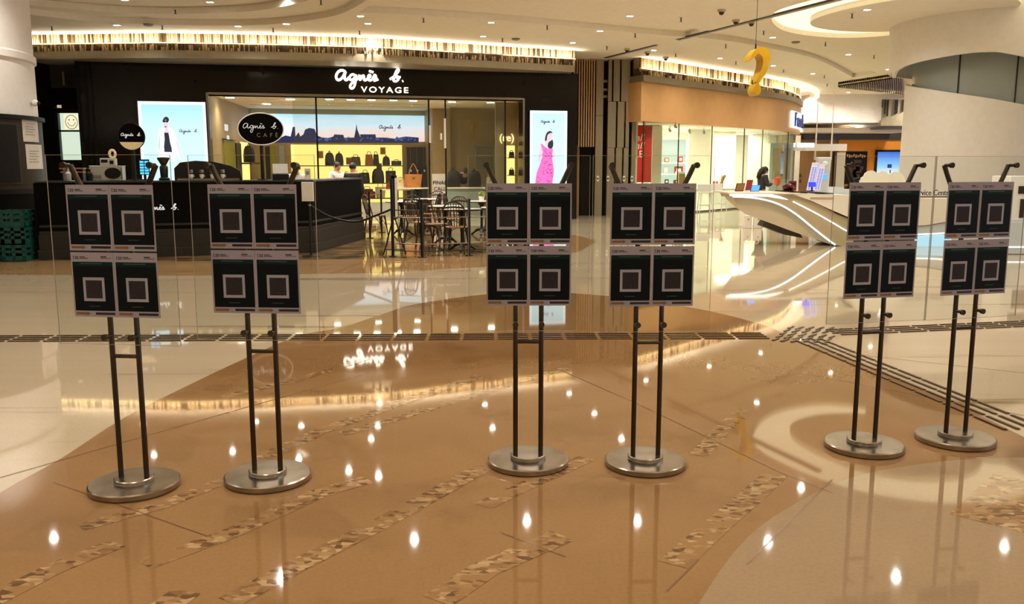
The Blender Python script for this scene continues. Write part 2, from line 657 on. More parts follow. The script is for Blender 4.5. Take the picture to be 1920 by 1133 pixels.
strip([(430, 1130), (560, 1060), (700, 990), (820, 925), (915, 872)], 0.11)
strip([(250, 1180), (350, 1110)], 0.12)
strip([(820, 1128), (910, 1068), (1055, 1005)], 0.13)
strip([(1262, 1060), (1340, 990), (1410, 930), (1455, 890)], 0.12)
strip([(905, 950), (1000, 905), (1100, 860)], 0.10)
strip([(1310, 855), (1360, 800), (1400, 768)], 0.10)
strip([(490, 860), (600, 810), (760, 752), (900, 706)], 0.11)
strip([(640, 815), (760, 780), (900, 738), (1060, 690)], 0.09)
strip([(420, 745), (560, 712), (690, 672)], 0.09)
strip([(1860, 985), (1935, 905)], 0.34)
for a in ([(-40, 908), (330, 802), (690, 700)], [(1040, 690), (1200, 760), (1460, 885), (1560, 925)], [(1400, 1060), (1560, 900)], [(1250, 1110), (1310, 1050)], [(940, 1000), (1060, 1045)], [(100, 905), (400, 1010)],
          [(1500, 700), (1920, 780)], [(1600, 665), (1920, 700)]):
    strip(a, 0.007, 6, 0.0026)
struct(fl, 'floor', ['cream_stone', 'brown_stone', 'beige_stone', 'tan_stone', 'breccia_field', 'breccia_strip', 'joint'], loc=(0, 0, 0))

# ---------------------------------------------------------------- ceiling
def C(pts, z=CEIL_Z, k=4):
    return smooth_path([at_z(x, y, z) for x, y in pts], k)

hole_a = C([(-120, 8), (0, 20), (78, 30), (187, 41), (300, 46), (400, 48), (480, 47), (555, 41), (625, 30), (665, 14), (690, -2)])
hole_a += [Vector((-3.2, 15.2, 0)), Vector((-4.5, 13.6, 0)), Vector((-7.5, 13.0, 0)), Vector((-11.5, 14.2, 0))]
hole_b = C([(-120, -12), (0, 2), (75, 12), (200, 22), (300, 26), (400, 25), (480, 20), (530, 12), (580, 0)], CEIL_Z + 0.13)
hole_b += [Vector((-4.8, 15.2, 0)), Vector((-7.5, 14.2, 0)), Vector((-10.8, 15.4, 0))]
chan_f = [(672, 24), (760, 27), (960, 40), (1100, 53), (1240, 66), (1345, 74), (1440, 90), (1530, 111), (1600, 145)]
chan_n = [(1645, 137), (1550, 105), (1440, 80), (1340, 59), (1240, 50), (1100, 33), (960, 15), (830, 0), (716, -4)]
hole_c = C(chan_f) + C(chan_n)
cove_o = smooth_path([(5.45, 19.1, 0), (5.8, 17.4, 0), (6.7, 16.1, 0), (8.0, 15.5, 0), (9.4, 15.7, 0), (10.3, 16.6, 0), (10.45, 17.6, 0), (10.3, 19.0, 0), (9.9, 20.7, 0), (9.1, 22.2, 0), (7.9, 22.5, 0), (6.4, 21.4, 0)], 6, True)
cove_i = smooth_path([(6.5, 19.5, 0), (6.9, 18.0, 0), (7.8, 17.0, 0), (8.9, 16.9, 0), (9.9, 17.8, 0), (10.1, 19.2, 0), (9.7, 20.7, 0), (8.8, 21.4, 0), (7.7, 21.3, 0), (6.8, 20.6, 0)], 6, True)

def slab(name, outer, holes, z, th, m):
    cu = bpy.data.curves.new('c', 'CURVE')
    cu.dimensions = '2D'
    cu.fill_mode = 'BOTH'
    cu.extrude = th / 2
    for poly in [outer] + holes:
        sp = cu.splines.new('POLY')
        sp.points.add(len(poly) - 1)
        for q, p in zip(sp.points, poly):
            q.co = (p[0], p[1], 0, 1)
        sp.use_cyclic_u = True
    ob = bpy.data.objects.new('c', cu)
    COL.objects.link(ob)
    me = bpy.data.meshes.new_from_object(ob.evaluated_get(bpy.context.evaluated_depsgraph_get()))
    bpy.data.objects.remove(ob)
    bpy.data.curves.remove(cu)
    me.materials.clear()
    me.materials.append(MATS[m])
    for p in me.polygons:
        p.material_index = 0
        p.use_smooth = False
    o = bpy.data.objects.new(name, me)
    COL.objects.link(o)
    o.location = (0, 0, z + th / 2)
    o['kind'] = 'structure'
    return o

BIG = [(-24, -9), (28, -9), (28, 48), (-24, 48)]
slab('ceiling', BIG, [hole_a, hole_c, cove_o], CEIL_Z, 0.13, 'plaster_warm')
slab('ceiling', BIG, [hole_b], CEIL_Z + 0.13, 0.14, 'plaster_warm')
slab('ceiling', [(-24, -9), (28, -9), (28, 48), (-24, 48)], [], CEIL_Z + 0.275, 0.05, 'plaster_warm')
slab('trim_1', [(p.x, p.y) for p in cove_i], [], CEIL_Z - 0.02, 0.10, 'plaster_warm')
# the lit recess above the floating oval
cv = MB()
flat(cv, [(p.x, p.y) for p in cove_o], 0, 0)
cvm = MB()
cvm.add([v + Vector((0, 0, CEIL_Z + 0.11)) for v in cv.v], [tuple(reversed(f)) for f in cv.f], 0)
cvo = cvm.build('cove_light', ['cove_lamp'])
tag(cvo, 'glowing oval cove light recessed in the ceiling beside the white column', 'light')
cvr = MB()
cvr.ribbon([(p.x, p.y) for p in cove_i] + [(cove_i[0].x, cove_i[0].y)], CEIL_Z + 0.07, CEIL_Z + 0.105, 0.05)
cvr.build('cove_core', ['plaster_white'], cvo)
# dark expansion groove
g0, g1 = at_z(1133, 108.5, CEIL_Z), at_z(1585, -6, CEIL_Z)
gg = MB()
d = (g1 - g0)
nn = Vector((-d.y, d.x, 0)).normalized()
def along(t): return g0 + d * t
for t0, t1 in ((0, .30), (.40, 1.0)):
    gg.obox(along(t0) - nn * 0.045 - Vector((0, 0, 0.004)), along(t1) - along(t0), nn * 0.09, (0, 0, 0.02), 0)
    gg.obox(along(t0) + nn * 0.05 - Vector((0, 0, 0.03)), along(t1) - along(t0), nn * 0.05, (0, 0, 0.05), 1)
struct(gg, 'trim_2', ['groove_black', 'plaster_white'])

# ---------------------------------------------------------------- lamps in the ceiling
direct = [(10, -75), (235, 25), (395, 29), (219, 47), (446, 49), (528, 21), (628, 1), (676, 30), (690, 44), (921, 42), (906, 68), (1181, 30), (1125, 58), (1074, 80), (1226, 94),  # first point: downlight added out of view to brighten the left column
          (1350, 109), (1449, 70), (1626, 16), (1591, 102), (1450, 123), (1524, 138), (1665, 130), (1591, 173), (1666, 184)]
mirrored = [(465, 953), (710, 895), (777, 1015), (530, 1090), (988, 980), (1195, 980), (1440, 1020), (1502, 917), (1680, 1085), (1883, 1028), (655, 828), (565, 800), (712, 757), (920, 787), (1105, 777),
            (1150, 820), (265, 828)]
spots = [at_z(x, y, CEIL_Z) for x, y in direct]
for x, y in mirrored:
    d = ray(x, y)
    t = -(CEIL_Z + CAMH) / d.z
    p = d * t
    if all((Vector((p.x, p.y)) - Vector((q.x, q.y))).length > 0.9 for q in spots):
        spots.append(Vector((p.x, p.y, CEIL_Z)))
for Y in (-5, -1.5, 2, 5.5, 8.8):
    for X in (-9, -5.2, -1.6, 2.2, 6, 10):
        spots.append(Vector((X + 0.4 * sin(Y), Y, CEIL_Z)))
lamp_data = bpy.data.lights.new('downlight_lamp', 'SPOT')
lamp_data.energy = 155
lamp_data.color = LAMP_COL
lamp_data.spot_size = radians(150)
lamp_data.spot_blend = 1.0
lamp_data.shadow_soft_size = 0.035
frame = MB()
for s in (-1, 1):
    frame.box((s * 0.075, 0, -0.004), (0.02, 0.13, 0.012))
    frame.box((0, s * 0.06, -0.004), (0.13, 0.012, 0.012))
lens = MB()
lens.box((0, 0, -0.002), (0.13, 0.108, 0.006))
fm = frame.mesh('frame', ['plaster_white'], Vector((0, 0, 0)))
lm = lens.mesh('lens', ['lamp'], Vector((0, 0, 0)))
for i, p in enumerate(spots):
    z = CEIL_Z
    if inside(p, hole_b): z = CEIL_Z + 0.275
    elif inside(p, hole_a): z = CEIL_Z + 0.13
    elif inside(p, cove_i): z = CEIL_Z - 0.02
    elif inside(p, hole_c): z = CEIL_Z + 0.13
    e = empty('downlight', (p.x, p.y, z), 'small square white downlight set flush in the cream ceiling', 'ceiling light', 'recessed ceiling downlights')
    for nm, me in (('frame', fm), ('lens', lm)):
        o = bpy.data.objects.new(nm, me)
        COL.objects.link(o)
        o.parent = e
    lo = bpy.data.objects.new('downlight_lamp', lamp_data)
    COL.objects.link(lo)
    lo.parent = e
    lo.location = (0, 0, -0.03)

# sprinklers, smoke heads and dome cameras
sp_px = [(97, 49), (304, 47), (329, 29), (512, 52), (602, 12), (674, 57), (794, 33), (942, 71), (1026, 47), (1191, 62), (1277, 32), (1138, 86), (1267, 100), (1361, 83), (1432, 57), (1598, 23), (1548, 79),
         (1639, 103), (1469, 130), (1546, 141), (1551, 157), (1380, 115)]
proto = None
for x, y in sp_px:
    p = at_z(x, y, CEIL_Z)
    z = CEIL_Z + (0.13 if inside(p, hole_a) else 0.13 if inside(p, hole_c) else -0.02 if inside(p, cove_i) else 0)
    if proto is None:
        proto = empty('sprinkler', (p.x, p.y, z), 'tiny dark pendent sprinkler head poking from the cream ceiling', 'sprinkler', 'ceiling sprinkler heads')
        b = MB(); b.lathe([(0.05, -0.012), (0.05, 0)], (p.x, p.y, z), 12); b.build('escutcheon', ['plaster_white'], proto)
        b = MB(); b.lathe([(0.035, -0.10), (0.012, -0.085), (0.014, -0.012)], (p.x, p.y, z), 10); b.build('nozzle', ['smoked'], proto)
    else:
        copy_tree(proto, (p.x, p.y, z))
proto = None
for x, y in [(1176, 91), (1214, 97), (1248, 107), (1380, 37), (1409, 40), (1353, 18)]:
    p = at_z(x, y, CEIL_Z)
    if proto is None:
        proto = empty('dome_camera', (p.x, p.y, CEIL_Z), 'small dome camera on the ceiling beside the dark groove', 'camera', 'ceiling dome cameras')
        b = MB(); b.lathe([(0.075, -0.05), (0.085, -0.02), (0.085, 0)], p, 16); b.build('housing', ['plaster_riser'], proto)
        b = MB(); b.lathe([(0.01, -0.11), (0.04, -0.098), (0.058, -0.05)], p, 16); b.build('dome', ['smoked'], proto)
    else:
        copy_tree(proto, p)
for x, y, l in [(278, 45, 'flat round smoke detector on the ceiling over the stepped rings'), (967, 72, 'flat round smoke detector on the ceiling before the lit rods'), (1492, 78, 'flat round smoke detector on the ceiling near the oval cove')]:
    p = at_z(x, y, CEIL_Z)
    b = MB(); b.lathe([(0.07, -0.045), (0.10, -0.03), (0.11, 0)], p, 18)
    tag(b.build('smoke_detector', ['lip_grey']), l, 'smoke detector')

# ---------------------------------------------------------------- black shop front
FA, FB = at_y(160, 311, 22.4), at_y(1080, 311, 25.4)
FA.z = FB.z = 0
FX = (FB - FA).normalized()
FN = Vector((-FX.y, FX.x, 0))
ZV = Vector((0, 0, 1))
def FP(s, d=0.0, z=0.0): return FA + FX * s + FN * d + ZV * z
def fsz(px, py, d=0.0):
    p = on_plane(px, py, FA + FN * d, FN)
    return (p - FA).dot(FX), p.z
def fbox(mb, s0, s1, d0, d1, z0, z1, mi=0):
    return mb.obox(FP(s0, d0, z0), FX * (s1 - s0), FN * (d1 - d0), ZV * (z1 - z0), mi)
FTOP = 4.07
S_L, S_R = fsz(397, 300)[0], fsz(980, 300)[0]
S_END = fsz(1082, 300)[0]
Z_OPEN = 3.32
D_BACK = 6.0
w = MB()
fbox(w, 0, S_L, 0, 0.5, 0, FTOP)
fbox(w, S_L, S_R, 0, 0.5, Z_OPEN, FTOP)
fbox(w, S_R, S_END, 0, 0.5, 0, FTOP)
fbox(w, -0.06, 0, -0.08, 0.5, 0, FTOP, 1)
for s in (0.15, 0.28):
    fbox(w, s - 0.02, s + 0.02, -0.03, 0, 0, FTOP, 1)
struct(w, 'wall_front', ['facade_black', 'dark_wall'])
# stainless edge of the opening
w = MB()
fbox(w, S_L - 0.06, S_L, -0.03, 0.5, 0, Z_OPEN + 0.05)
fbox(w, S_R, S_R + 0.05, -0.03, 0.5, 0, Z_OPEN + 0.05)
fbox(w, S_L, S_R, -0.03, 0.5, Z_OPEN, Z_OPEN + 0.06)
struct(w, 'trim_3', ['steel'])
# inside of the bag shop
SBL = fsz(470, 290, D_BACK)[0]
SBR = min(fsz(940, 290, D_BACK)[0] + 1.2, S_END - 0.5)
w = MB()
fbox(w, SBL - 0.2, SBR + 0.4, D_BACK, D_BACK + 0.2, 0, 3.6)
w.prism([FP(S_L, 0.5), FP(SBL, D_BACK), FP(SBL - 0.3, D_BACK), FP(S_L - 0.3, 0.5)], (0, 0, 3.6))
struct(w, 'wall_back', ['store_wall'])
w = MB()
w.prism([FP(S_R, 0.5), FP(S_R + 0.3, 0.5), FP(SBR + 0.3, D_BACK), FP(SBR, D_BACK)], (0, 0, 3.6))
struct(w, 'wall_right', ['store_wall'])
w = MB()
fbox(w, S_L - 1.5, SBR + 0.4, 0.5, D_BACK + 0.2, 3.36, 3.44)
for d in (1.6, 2.8, 3.9):
    fbox(w, S_L + 0.8, SBR - 2.5, d, d + 0.12, 3.32, 3.36, 0)
struct(w, 'ceiling', ['plaster_warm'])
w = MB()
s0, z0 = fsz(845, 300, 4.2); s1, _ = fsz(812, 300, 4.2)
fbox(w, s1, s0, 4.2, D_BACK, 0, 3.36)
fbox(w, s0, SBR + 0.2, 4.4, 4.6, 0, 3.36)
struct(w, 'wall_rear', ['store_wall'])
# shop ceiling lamps
proto = None
for px, d in ((432, 1.2), (545, 1.4), (618, 1.2), (620, 3.0), (658, 1.2), (697, 1.2), (700, 3.0), (738, 1.2), (775, 1.2), (776, 3.0), (848, 1.4), (920, 1.4), (500, 3.5)):
    s = fsz(px, 200, d)[0]
    p = FP(s, d, 3.36)
    if proto is None:
        proto = empty('shop_downlight', p, 'white downlight in the ceiling of the bag shop', 'ceiling light', 'bag shop downlights')
        b = MB(); b.box(p - Vector((0, 0, 0.01)), (0.24, 0.24, 0.02)); b.build('frame', ['plaster_white'], proto)
        b = MB(); b.box(p - Vector((0, 0, 0.018)), (0.19, 0.19, 0.02)); b.build('lens', ['lamp'], proto)
        ld = bpy.data.lights.new('shop_lamp', 'SPOT')
        ld.energy, ld.color, ld.spot_size, ld.spot_blend, ld.shadow_soft_size = 75, (1, 0.86, 0.62), radians(140), 1.0, 0.1
        lo = bpy.data.objects.new('shop_lamp', ld); COL.objects.link(lo); lo.parent = proto; lo.location = (0, 0, -0.05)
    else:
        copy_tree(proto, p)

# ---------------------------------------------------------------- bulkhead of lit metal rods over the black shop
def rods(path, z0, z1, name, zmid, n, watt=8.8, skip=()):
    P = [Vector((p[0], p[1], 0)) for p in path]
    L = [0]
    for a, b in zip(P, P[1:]): L.append(L[-1] + (b - a).length)
    def at(l):
        for i in range(len(P) - 1):
            if l <= L[i + 1] + 1e-6:
                t = (l - L[i]) / (L[i + 1] - L[i])
                return P[i].lerp(P[i + 1], t), (P[i + 1] - P[i]).normalized()
        return P[-1], (P[-1] - P[-2]).normalized()
    m = MB()
    m.ribbon(path, z0, zmid, 0.2, 1)
    m.ribbon(path, zmid, z1, 0.2, 3)
    for i in range(n):
        l = L[-1] * (i + 0.5 + random.uniform(-.25, .25)) / n
        p, t = at(l)
        nrm = Vector((t.y, -t.x, 0))
        wd = L[-1] / n * random.uniform(0.35, 0.8)
        dp = random.uniform(0.01, 0.09)
        a = random.uniform(0, 0.10)
        m.obox(p - t * wd / 2 + ZV * (zmid + 0.012 + a * 0.2), t * wd, nrm * (dp * 0.6), ZV * (z1 - zmid - 0.012 - a * 0.2), 0 if random.random() < 0.72 else 1)
        m.obox(p - t * wd / 2 + ZV * z0, t * wd, nrm * dp, ZV * (zmid - z0 - random.choice((0.012, 0.02, 0.05, 0.1))), 1 if random.random() < 0.45 else 0)
    # led line, with gaps
    k = 26
    for i in range(k):
        if i in skip: continue
        a, t = at(L[-1] * i / k); b, _ = at(L[-1] * (i + 0.985) / k)
        nrm = Vector((t.y, -t.x, 0))
        m.obox(a + nrm * 0.075 + ZV * (zmid - 0.008), b - a, nrm * 0.018, ZV * 0.014, 2)
    o = struct(m, name, ['rod_gold', 'rod_dark', 'led_warm', 'rod_back'])
    ns = max(4, int(L[-1] / 1.6))
    for i in range(ns):
        if i / ns < max(skip or (0,)) / k and i / ns >= min(skip or (1,)) / k: continue
        p, t = at(L[-1] * (i + .5) / ns)
        nrm = Vector((t.y, -t.x, 0))
        ld = bpy.data.lights.new('strip_lamp', 'AREA')
        ld.shape, ld.size, ld.size_y, ld.energy, ld.color = 'RECTANGLE', L[-1] / ns * .97, 0.03, watt * L[-1] / ns, (1, 0.88, 0.68)
        lo = bpy.data.objects.new('strip_lamp', ld)
        COL.objects.link(lo)
        zax = (Vector((0, 0, -1)) - nrm * -0.10).normalized()
        xax = t
        yax = zax.cross(xax).normalized()
        M = Matrix((xax, yax, zax)).transposed().to_4x4()
        M.translation = p + nrm * 0.10 + ZV * (zmid + 0.012)
        lo.matrix_world = M
    return o
val_px = [(40, 65), (85, 65), (300, 62), (480, 65), (700, 71), (960, 88), (1077, 95)]
val = [at_z(x, y, CEIL_Z) for x, y in val_px]
rods(val, 4.25, CEIL_Z, 'trim_4', 4.42, 330, skip=(20, 21))
m = MB()
m.ribbon([p + Vector((0, -0.06, 0)) for p in val], FTOP, 4.25, 1.2)
struct(m, 'trim_5', ['lip_grey'])

# ---------------------------------------------------------------- panels between the two shops
def ybox(mb, x0, x1, y0, y1, Y, depth, mi=0, floor_to=False):
    """box whose front face covers the pixel rectangle at distance Y"""
    a = at_y((x0 + x1) / 2, y0, Y).z
    b = 0.0 if floor_to else at_y((x0 + x1) / 2, y1, Y).z
    ym = (y0 + y1) / 2
    xa, xb = at_y(x0, ym, Y).x, at_y(x1, ym, Y).x
    return mb.obox((xa, Y, b), (xb - xa, 0, 0), (0, depth, 0), (0, 0, a - b), mi)
m = MB()
m.obox((at_y(1070, 300, 27.5).x, 27.5, 0), (at_y(1190, 300, 27.5).x - at_y(1070, 300, 27.5).x, 0, 0), (0, 0.2, 0), (0, 0, CEIL_Z))
struct(m, 'wall_center', ['dark_wall'])
m = MB()
x0, x1 = at_y(1074, 250, 26.9).x, at_y(1115, 250, 26.9).x
for i in range(9):
    x = x0 + (x1 - x0) * (i + 0.3) / 9
    m.obox((x, 26.9, 2.08), ((x1 - x0) / 9 * 0.5, 0, 0), (0, 0.12, 0), (0, 0, CEIL_Z - 2.08))
struct(m, 'trim_6', ['slat_wood'])
m = MB()
ybox(m, 1080, 1086, 272, 400, 27.2, 0.1, 1, True)
ybox(m, 1088, 1112, 273, 400, 27.3, 0.1, 0, True)
struct(m, 'door_1', ['dark_wall', 'brown_wood'])
m = MB()
xs = [(1116, 1129), (1137, 1145), (1147, 1162), (1164, 1180), (1186, 1197)]
Yp = 27.0
xa, xb = at_y(1116, 300, Yp).x, at_y(1129.5, 300, Yp).x
for z0, z1 in ((0, 1.15), (1.16, 3.0), (3.01, CEIL_Z)):
    m.obox((xa, Yp, z0), (xb - xa, 0, 0), (0, 0.3, 0), (0, 0, z1 - z0))
xa, xb = at_y(1137, 300, Yp).x, at_y(1180, 300, Yp).x
wd = xb - xa
for z0, z1, cuts in ((0, 1.15, (.38, .72)), (1.16, 2.05, (.38, .72)), (2.06, 3.42, (.42, .78)), (3.43, CEIL_Z, (.22, .56))):
    e = [0] + [c for c in cuts] + [1]
    for i in range(3):
        m.obox((xa + wd * e[i] + 0.025, Yp, z0), (wd * (e[i + 1] - e[i]) - 0.05, 0, 0), (0, 0.3, 0), (0, 0, z1 - z0))
xa, xb = at_y(1184, 300, Yp).x, at_y(1191.5, 300, Yp).x
m.obox((xa, Yp, 0), (xb - xa, 0, 0), (0, 0.3, 0), (0, 0, CEIL_Z))
for z in (3.55, 3.75, 4.0):
    m.obox((at_y(1129, 300, Yp).x, Yp + 0.2, z), (0.14, 0, 0), (0, 0.05, 0), (0, 0, 0.07))
struct(m, 'pillar', ['grey_panel'])
for px in (1121, 1140, 1170, 1185):
    b = MB(); ybox(b, px - 2.2, px + 2.2, 330, 340, Yp - 0.03, 0.03)
    o = b.build('alarm_call_point', ['white_matt'])
    b2 = MB(); ybox(b2, px - 1.2, px + 1.2, 333, 337, Yp - 0.04, 0.01); b2.build('button', ['smoked'], o)
    tag(o, 'small white switch plate with dark button on the grey wall panels', 'switch plate', 'switch plates on the grey wall panels')

# ---------------------------------------------------------------- left end: dark wall, lit window, column
m = MB()
m.obox((-24, 24.2, 0), (24 + FA.x - 0.2, 0, 0), (0, 0.2, 0), (0, 0, CEIL_Z))
struct(m, 'wall_left', ['dark_wall'])
YW = 24.0
m = MB()
ybox(m, 111, 160, 212, 300, YW + 0.12, 0.02, 0)
o = struct(m, 'window_1', ['lit_pale'])
m = MB()
for r in ((106, 111, 208, 305), (159, 164, 208, 305), (106, 164, 207, 212), (106, 164, 244, 247), (106, 164, 300, 305)):
    ybox(m, *r, YW, 0.12, 0)
struct(m, 'window_frame', ['black_metal'], o)
m = MB(); ybox(m, 112, 159, 213, 300, YW + 0.05, 0.012, 0); struct(m, 'window_pane', ['clear_glass'], o)
m = MB()
ybox(m, 94, 150, 119, 165, 24.1, 0.05, 0)
m.obox(at_y(118, 160, 23.9), (0.05, 0, 0), (0, 0.05, 0), (0, 0, 0.35), 1)
struct(m, 'trim_7', ['smoked', 'lip_grey'])
COLX, COLY = -10.57, 15.5
m = MB()
m.lathe([(2.12, 0), (2.12, 3.30), (2.16, 3.33), (2.16, 3.44), (2.12, 3.47), (2.12, CEIL_Z + 0.3)], (COLX, COLY, 0), 96)
struct(m, 'column', ['plaster_white'])

# ---------------------------------------------------------------- big white column on the right
KX, KY = 10.9, 20.2
def col_hit(px, py, R):
    d = ray(px, py)
    a = d.x ** 2 + d.y ** 2
    b = -2 * (d.x * KX + d.y * KY)
    c = KX ** 2 + KY ** 2 - R * R
    q = b * b - 4 * a * c
    t = (-b - sqrt(q)) / (2 * a) if q > 0 else -b / (2 * a)
    p = d * t + Vector((0, 0, CAMH))
    return atan2(p.y - KY, p.x - KX), p.z
def interp(tab, a):
    tab = sorted(tab)
    if a <= tab[0][0]: return tab[0][1]
    for (a0, z0), (a1, z1) in zip(tab, tab[1:]):
        if a <= a1: return z0 + (z1 - z0) * (a - a0) / (a1 - a0 + 1e-9)
    return tab[-1][1]
def ang(a):
    return a if a > 0 else a + 2 * pi
R_UP, R_LO = 2.30, 1.93
up_edge = [(1672, 150), (1680, 132), (1700, 122), (1740, 112), (1790, 103), (1830, 98), (1870, 97), (1919, 106), (1990, 140), (2060, 200)]
lo_edge = [(1696, 158), (1740, 167), (1800, 176), (1860, 185), (1919, 196), (2000, 215)]
ut = [(ang(a), z) for a, z in (col_hit(x, y, R_UP) for x, y in up_edge)]
lt = [(ang(a), z) for a, z in (col_hit(x, y, R_LO) for x, y in lo_edge)]
a_left = min(t[0] for t in ut)
def z_up(a): return interp(ut, a) if a > a_left else 3.62
m = MB()
N = 160
vs, fs = [], []
for i in range(N):
    a = 2 * pi * i / N
    zu = z_up(a)
    for R, z in ((R_UP - 0.06, zu), (R_UP, zu), (R_UP + 0.05, CEIL_Z + 0.3), ):
        vs.append((KX + R * cos(a), KY + R * sin(a), z))
for i in range(N):
    j = (i + 1) % N
    for k in range(2):
        fs.append((3 * i + k, 3 * j + k, 3 * j + k + 1, 3 * i + k + 1))
m.add(vs, fs, 0, True)
vs, fs = [], []
for i in range(N):
    a = 2 * pi * i / N
    zl = interp(lt, a)
    for R, z in ((R_LO + 0.02, 0), (R_LO, zl), (R_LO - 0.08, zl), (R_LO - 0.08, zl - 0.3)):
        vs.append((KX + R * cos(a), KY + R * sin(a), z))
for i in range(N):
    j = (i + 1) % N
    for k in range(3):
        fs.append((4 * i + k, 4 * j + k, 4 * j + k + 1, 4 * i + k + 1))
m.add(vs, fs, 0, True)
co = struct(m, 'column', ['plaster_white'])
m = MB()
m.lathe([(R_LO - 0.14, 2.0), (R_LO - 0.14, CEIL_Z + 0.3)], (KX, KY, 0), 96, 0)
for px in (1797, 1906):
    a, _ = col_hit(px, 150, R_LO - 0.13)
    m.tube([(KX + (R_LO - 0.135) * cos(a), KY + (R_LO - 0.135) * sin(a), z) for z in (2.2, CEIL_Z)], 0.018, 6, 1)
struct(m, 'column_glazing', ['frosted', 'smoked'], co)

# ---------------------------------------------------------------- right hand glass shop with curved fascia
top_px = [(1190, 150), (1203, 153), (1300, 165), (1400, 178), (1450, 184.5), (1480, 190), (1497, 196.5), (1502, 201)]
fas = [at_z(x, y, 3.95) for x, y in top_px]
fas[0] = fas[1] + Vector((-0.45, 0.9, 0))
fas = fas[:2] + smooth_path(fas[1:], 5)[1:]
e = fas[-1]
fas += [e + Vector((-0.1, 1.2, 0)), e + Vector((-0.7, 3.0, 0)), e + Vector((-2.2, 5, 0))]
m = MB()
m.ribbon(fas, 2.82, 3.95, 0.25)
struct(m, 'trim_8', ['tan_fascia'])
m = MB()
m.ribbon([p + Vector((0.05, -0.08, 0)) for p in fas], 3.95, 4.14, 0.7)
struct(m, 'trim_9', ['lip_grey'])
rods([p + Vector((-0.05, 0.15, 0)) for p in fas[1:-2]], 4.14, CEIL_Z, 'trim_10', 4.34, 190, 6.0, skip=(12,))
# warm cove behind the rods on the far end
m = MB()
ar = [at_z(x, y, CEIL_Z) for x, y in ((1480, 147), (1510, 155), (1532, 165), (1536, 173), (1515, 183), (1500, 186))]
m.ribbon(smooth_path(ar, 5), CEIL_Z - 0.25, CEIL_Z + 0.02, 0.05)
struct(m, 'trim_11', ['cove_lamp'])
# glass line set back from the fascia
gl = []
for i, p in enumerate(fas):
    t = (fas[min(i + 1, len(fas) - 1)] - fas[max(i - 1, 0)]).normalized()
    gl.append(p + Vector((-t.y, t.x, 0)) * 0.16)
m = MB()
m.ribbon(gl[1:-1], 0.02, 2.82, 0.012)
wo = struct(m, 'window_2', ['shop_glass'])
m = MB()
LEN = [0]
for a, b in zip(gl, gl[1:]): LEN.append(LEN[-1] + (b - a).length)
def glass_at(px):
    best = min(range(600), key=lambda k: abs(proj_x(gl_pt(k / 599)) - px))
    return gl_pt(best / 599)
def gl_pt(t):
    l = t * LEN[-3]
    for i in range(len(gl) - 1):
        if l <= LEN[i + 1]:
            return gl[i].lerp(gl[i + 1], (l - LEN[i]) / max(1e-6, LEN[i + 1] - LEN[i]))
    return gl[-1]
def proj_x(p):
    zc = p.y * cos(PITCH)
    return CX + F * p.x / zc
for px in (1205, 1271, 1333, 1393, 1427, 1475):
    p = glass_at(px)
    m.tube([(p.x, p.y - 0.02, 0), (p.x, p.y - 0.02, 2.82)], 0.018, 6, 0)
m.ribbon([p + Vector((0, -0.03, 0)) for p in gl[1:-1]], 0.0, 0.05, 0.06, 1)
struct(m, 'window_frame', ['smoked', 'steel'], wo)
# interior shell of that shop
m = MB()
flat(m, [(gl[1].x - 0.1, gl[1].y + 0.3)] + [(p.x - 0.1, p.y + 0.3) for p in gl[2:]] + [(gl[-1].x - 3, 43.5), (3.2, 43.5)], 0, 0)
mm = MB()
mm.add([v + Vector((0, 0, 2.84)) for v in m.v], [tuple(reversed(f)) for f in m.f], 0)
struct(mm, 'ceiling', ['white_matt'])
mm = MB()
mm.add([v + Vector((0, 0, 0.004)) for v in m.v], m.f, 0)
struct(mm, 'floor', ['white_gloss'])
m = MB()
m.obox((3.75, 27.4, 0), (0.1, 0, 0), (0, 13, 0), (0, 0, 2.84))
m.obox((3.75, 39.5, 0), (9, 0, 0), (0, 0.2, 0), (0, 0, 2.84))
struct(m, 'wall_inner', ['white_matt'])
# cream columns and lit panels in the shop
m = MB()
for x0, x1, Y in ((1222, 1240, 29.5), (1290, 1330, 33.0), (1336, 1378, 34.5), (1408, 1440, 37)):
    ybox(m, x0, x1, 236, 400, Y, 0.6, 0, True)
struct(m, 'pillar', ['plaster_warm'])
for X, Y, sx, sy in ((5.75, 30.6, .9, 1.1), (5.4, 33.3, 1.3, 1.5), (8.3, 33.3, 1.0, 1.0), (9.35, 36.6, 1.0, 1.8)):
    b = MB(); b.box((X, Y, 2.81), (sx, sy, 0.03))
    o = b.build('panel_light', ['lamp' if False else 'lit_cream'])
    tag(o, 'flat lit panel in the ceiling of the glass shop', 'ceiling light', 'lit panels in the glass shop')
    ld = bpy.data.lights.new('panel_lamp', 'AREA')
    ld.shape, ld.size, ld.size_y, ld.energy, ld.color = 'RECTANGLE', sx, sy, 120, (1, 0.91, 0.74)
    lo = bpy.data.objects.new('panel_lamp', ld); COL.objects.link(lo); lo.location = (X, Y, 2.77)

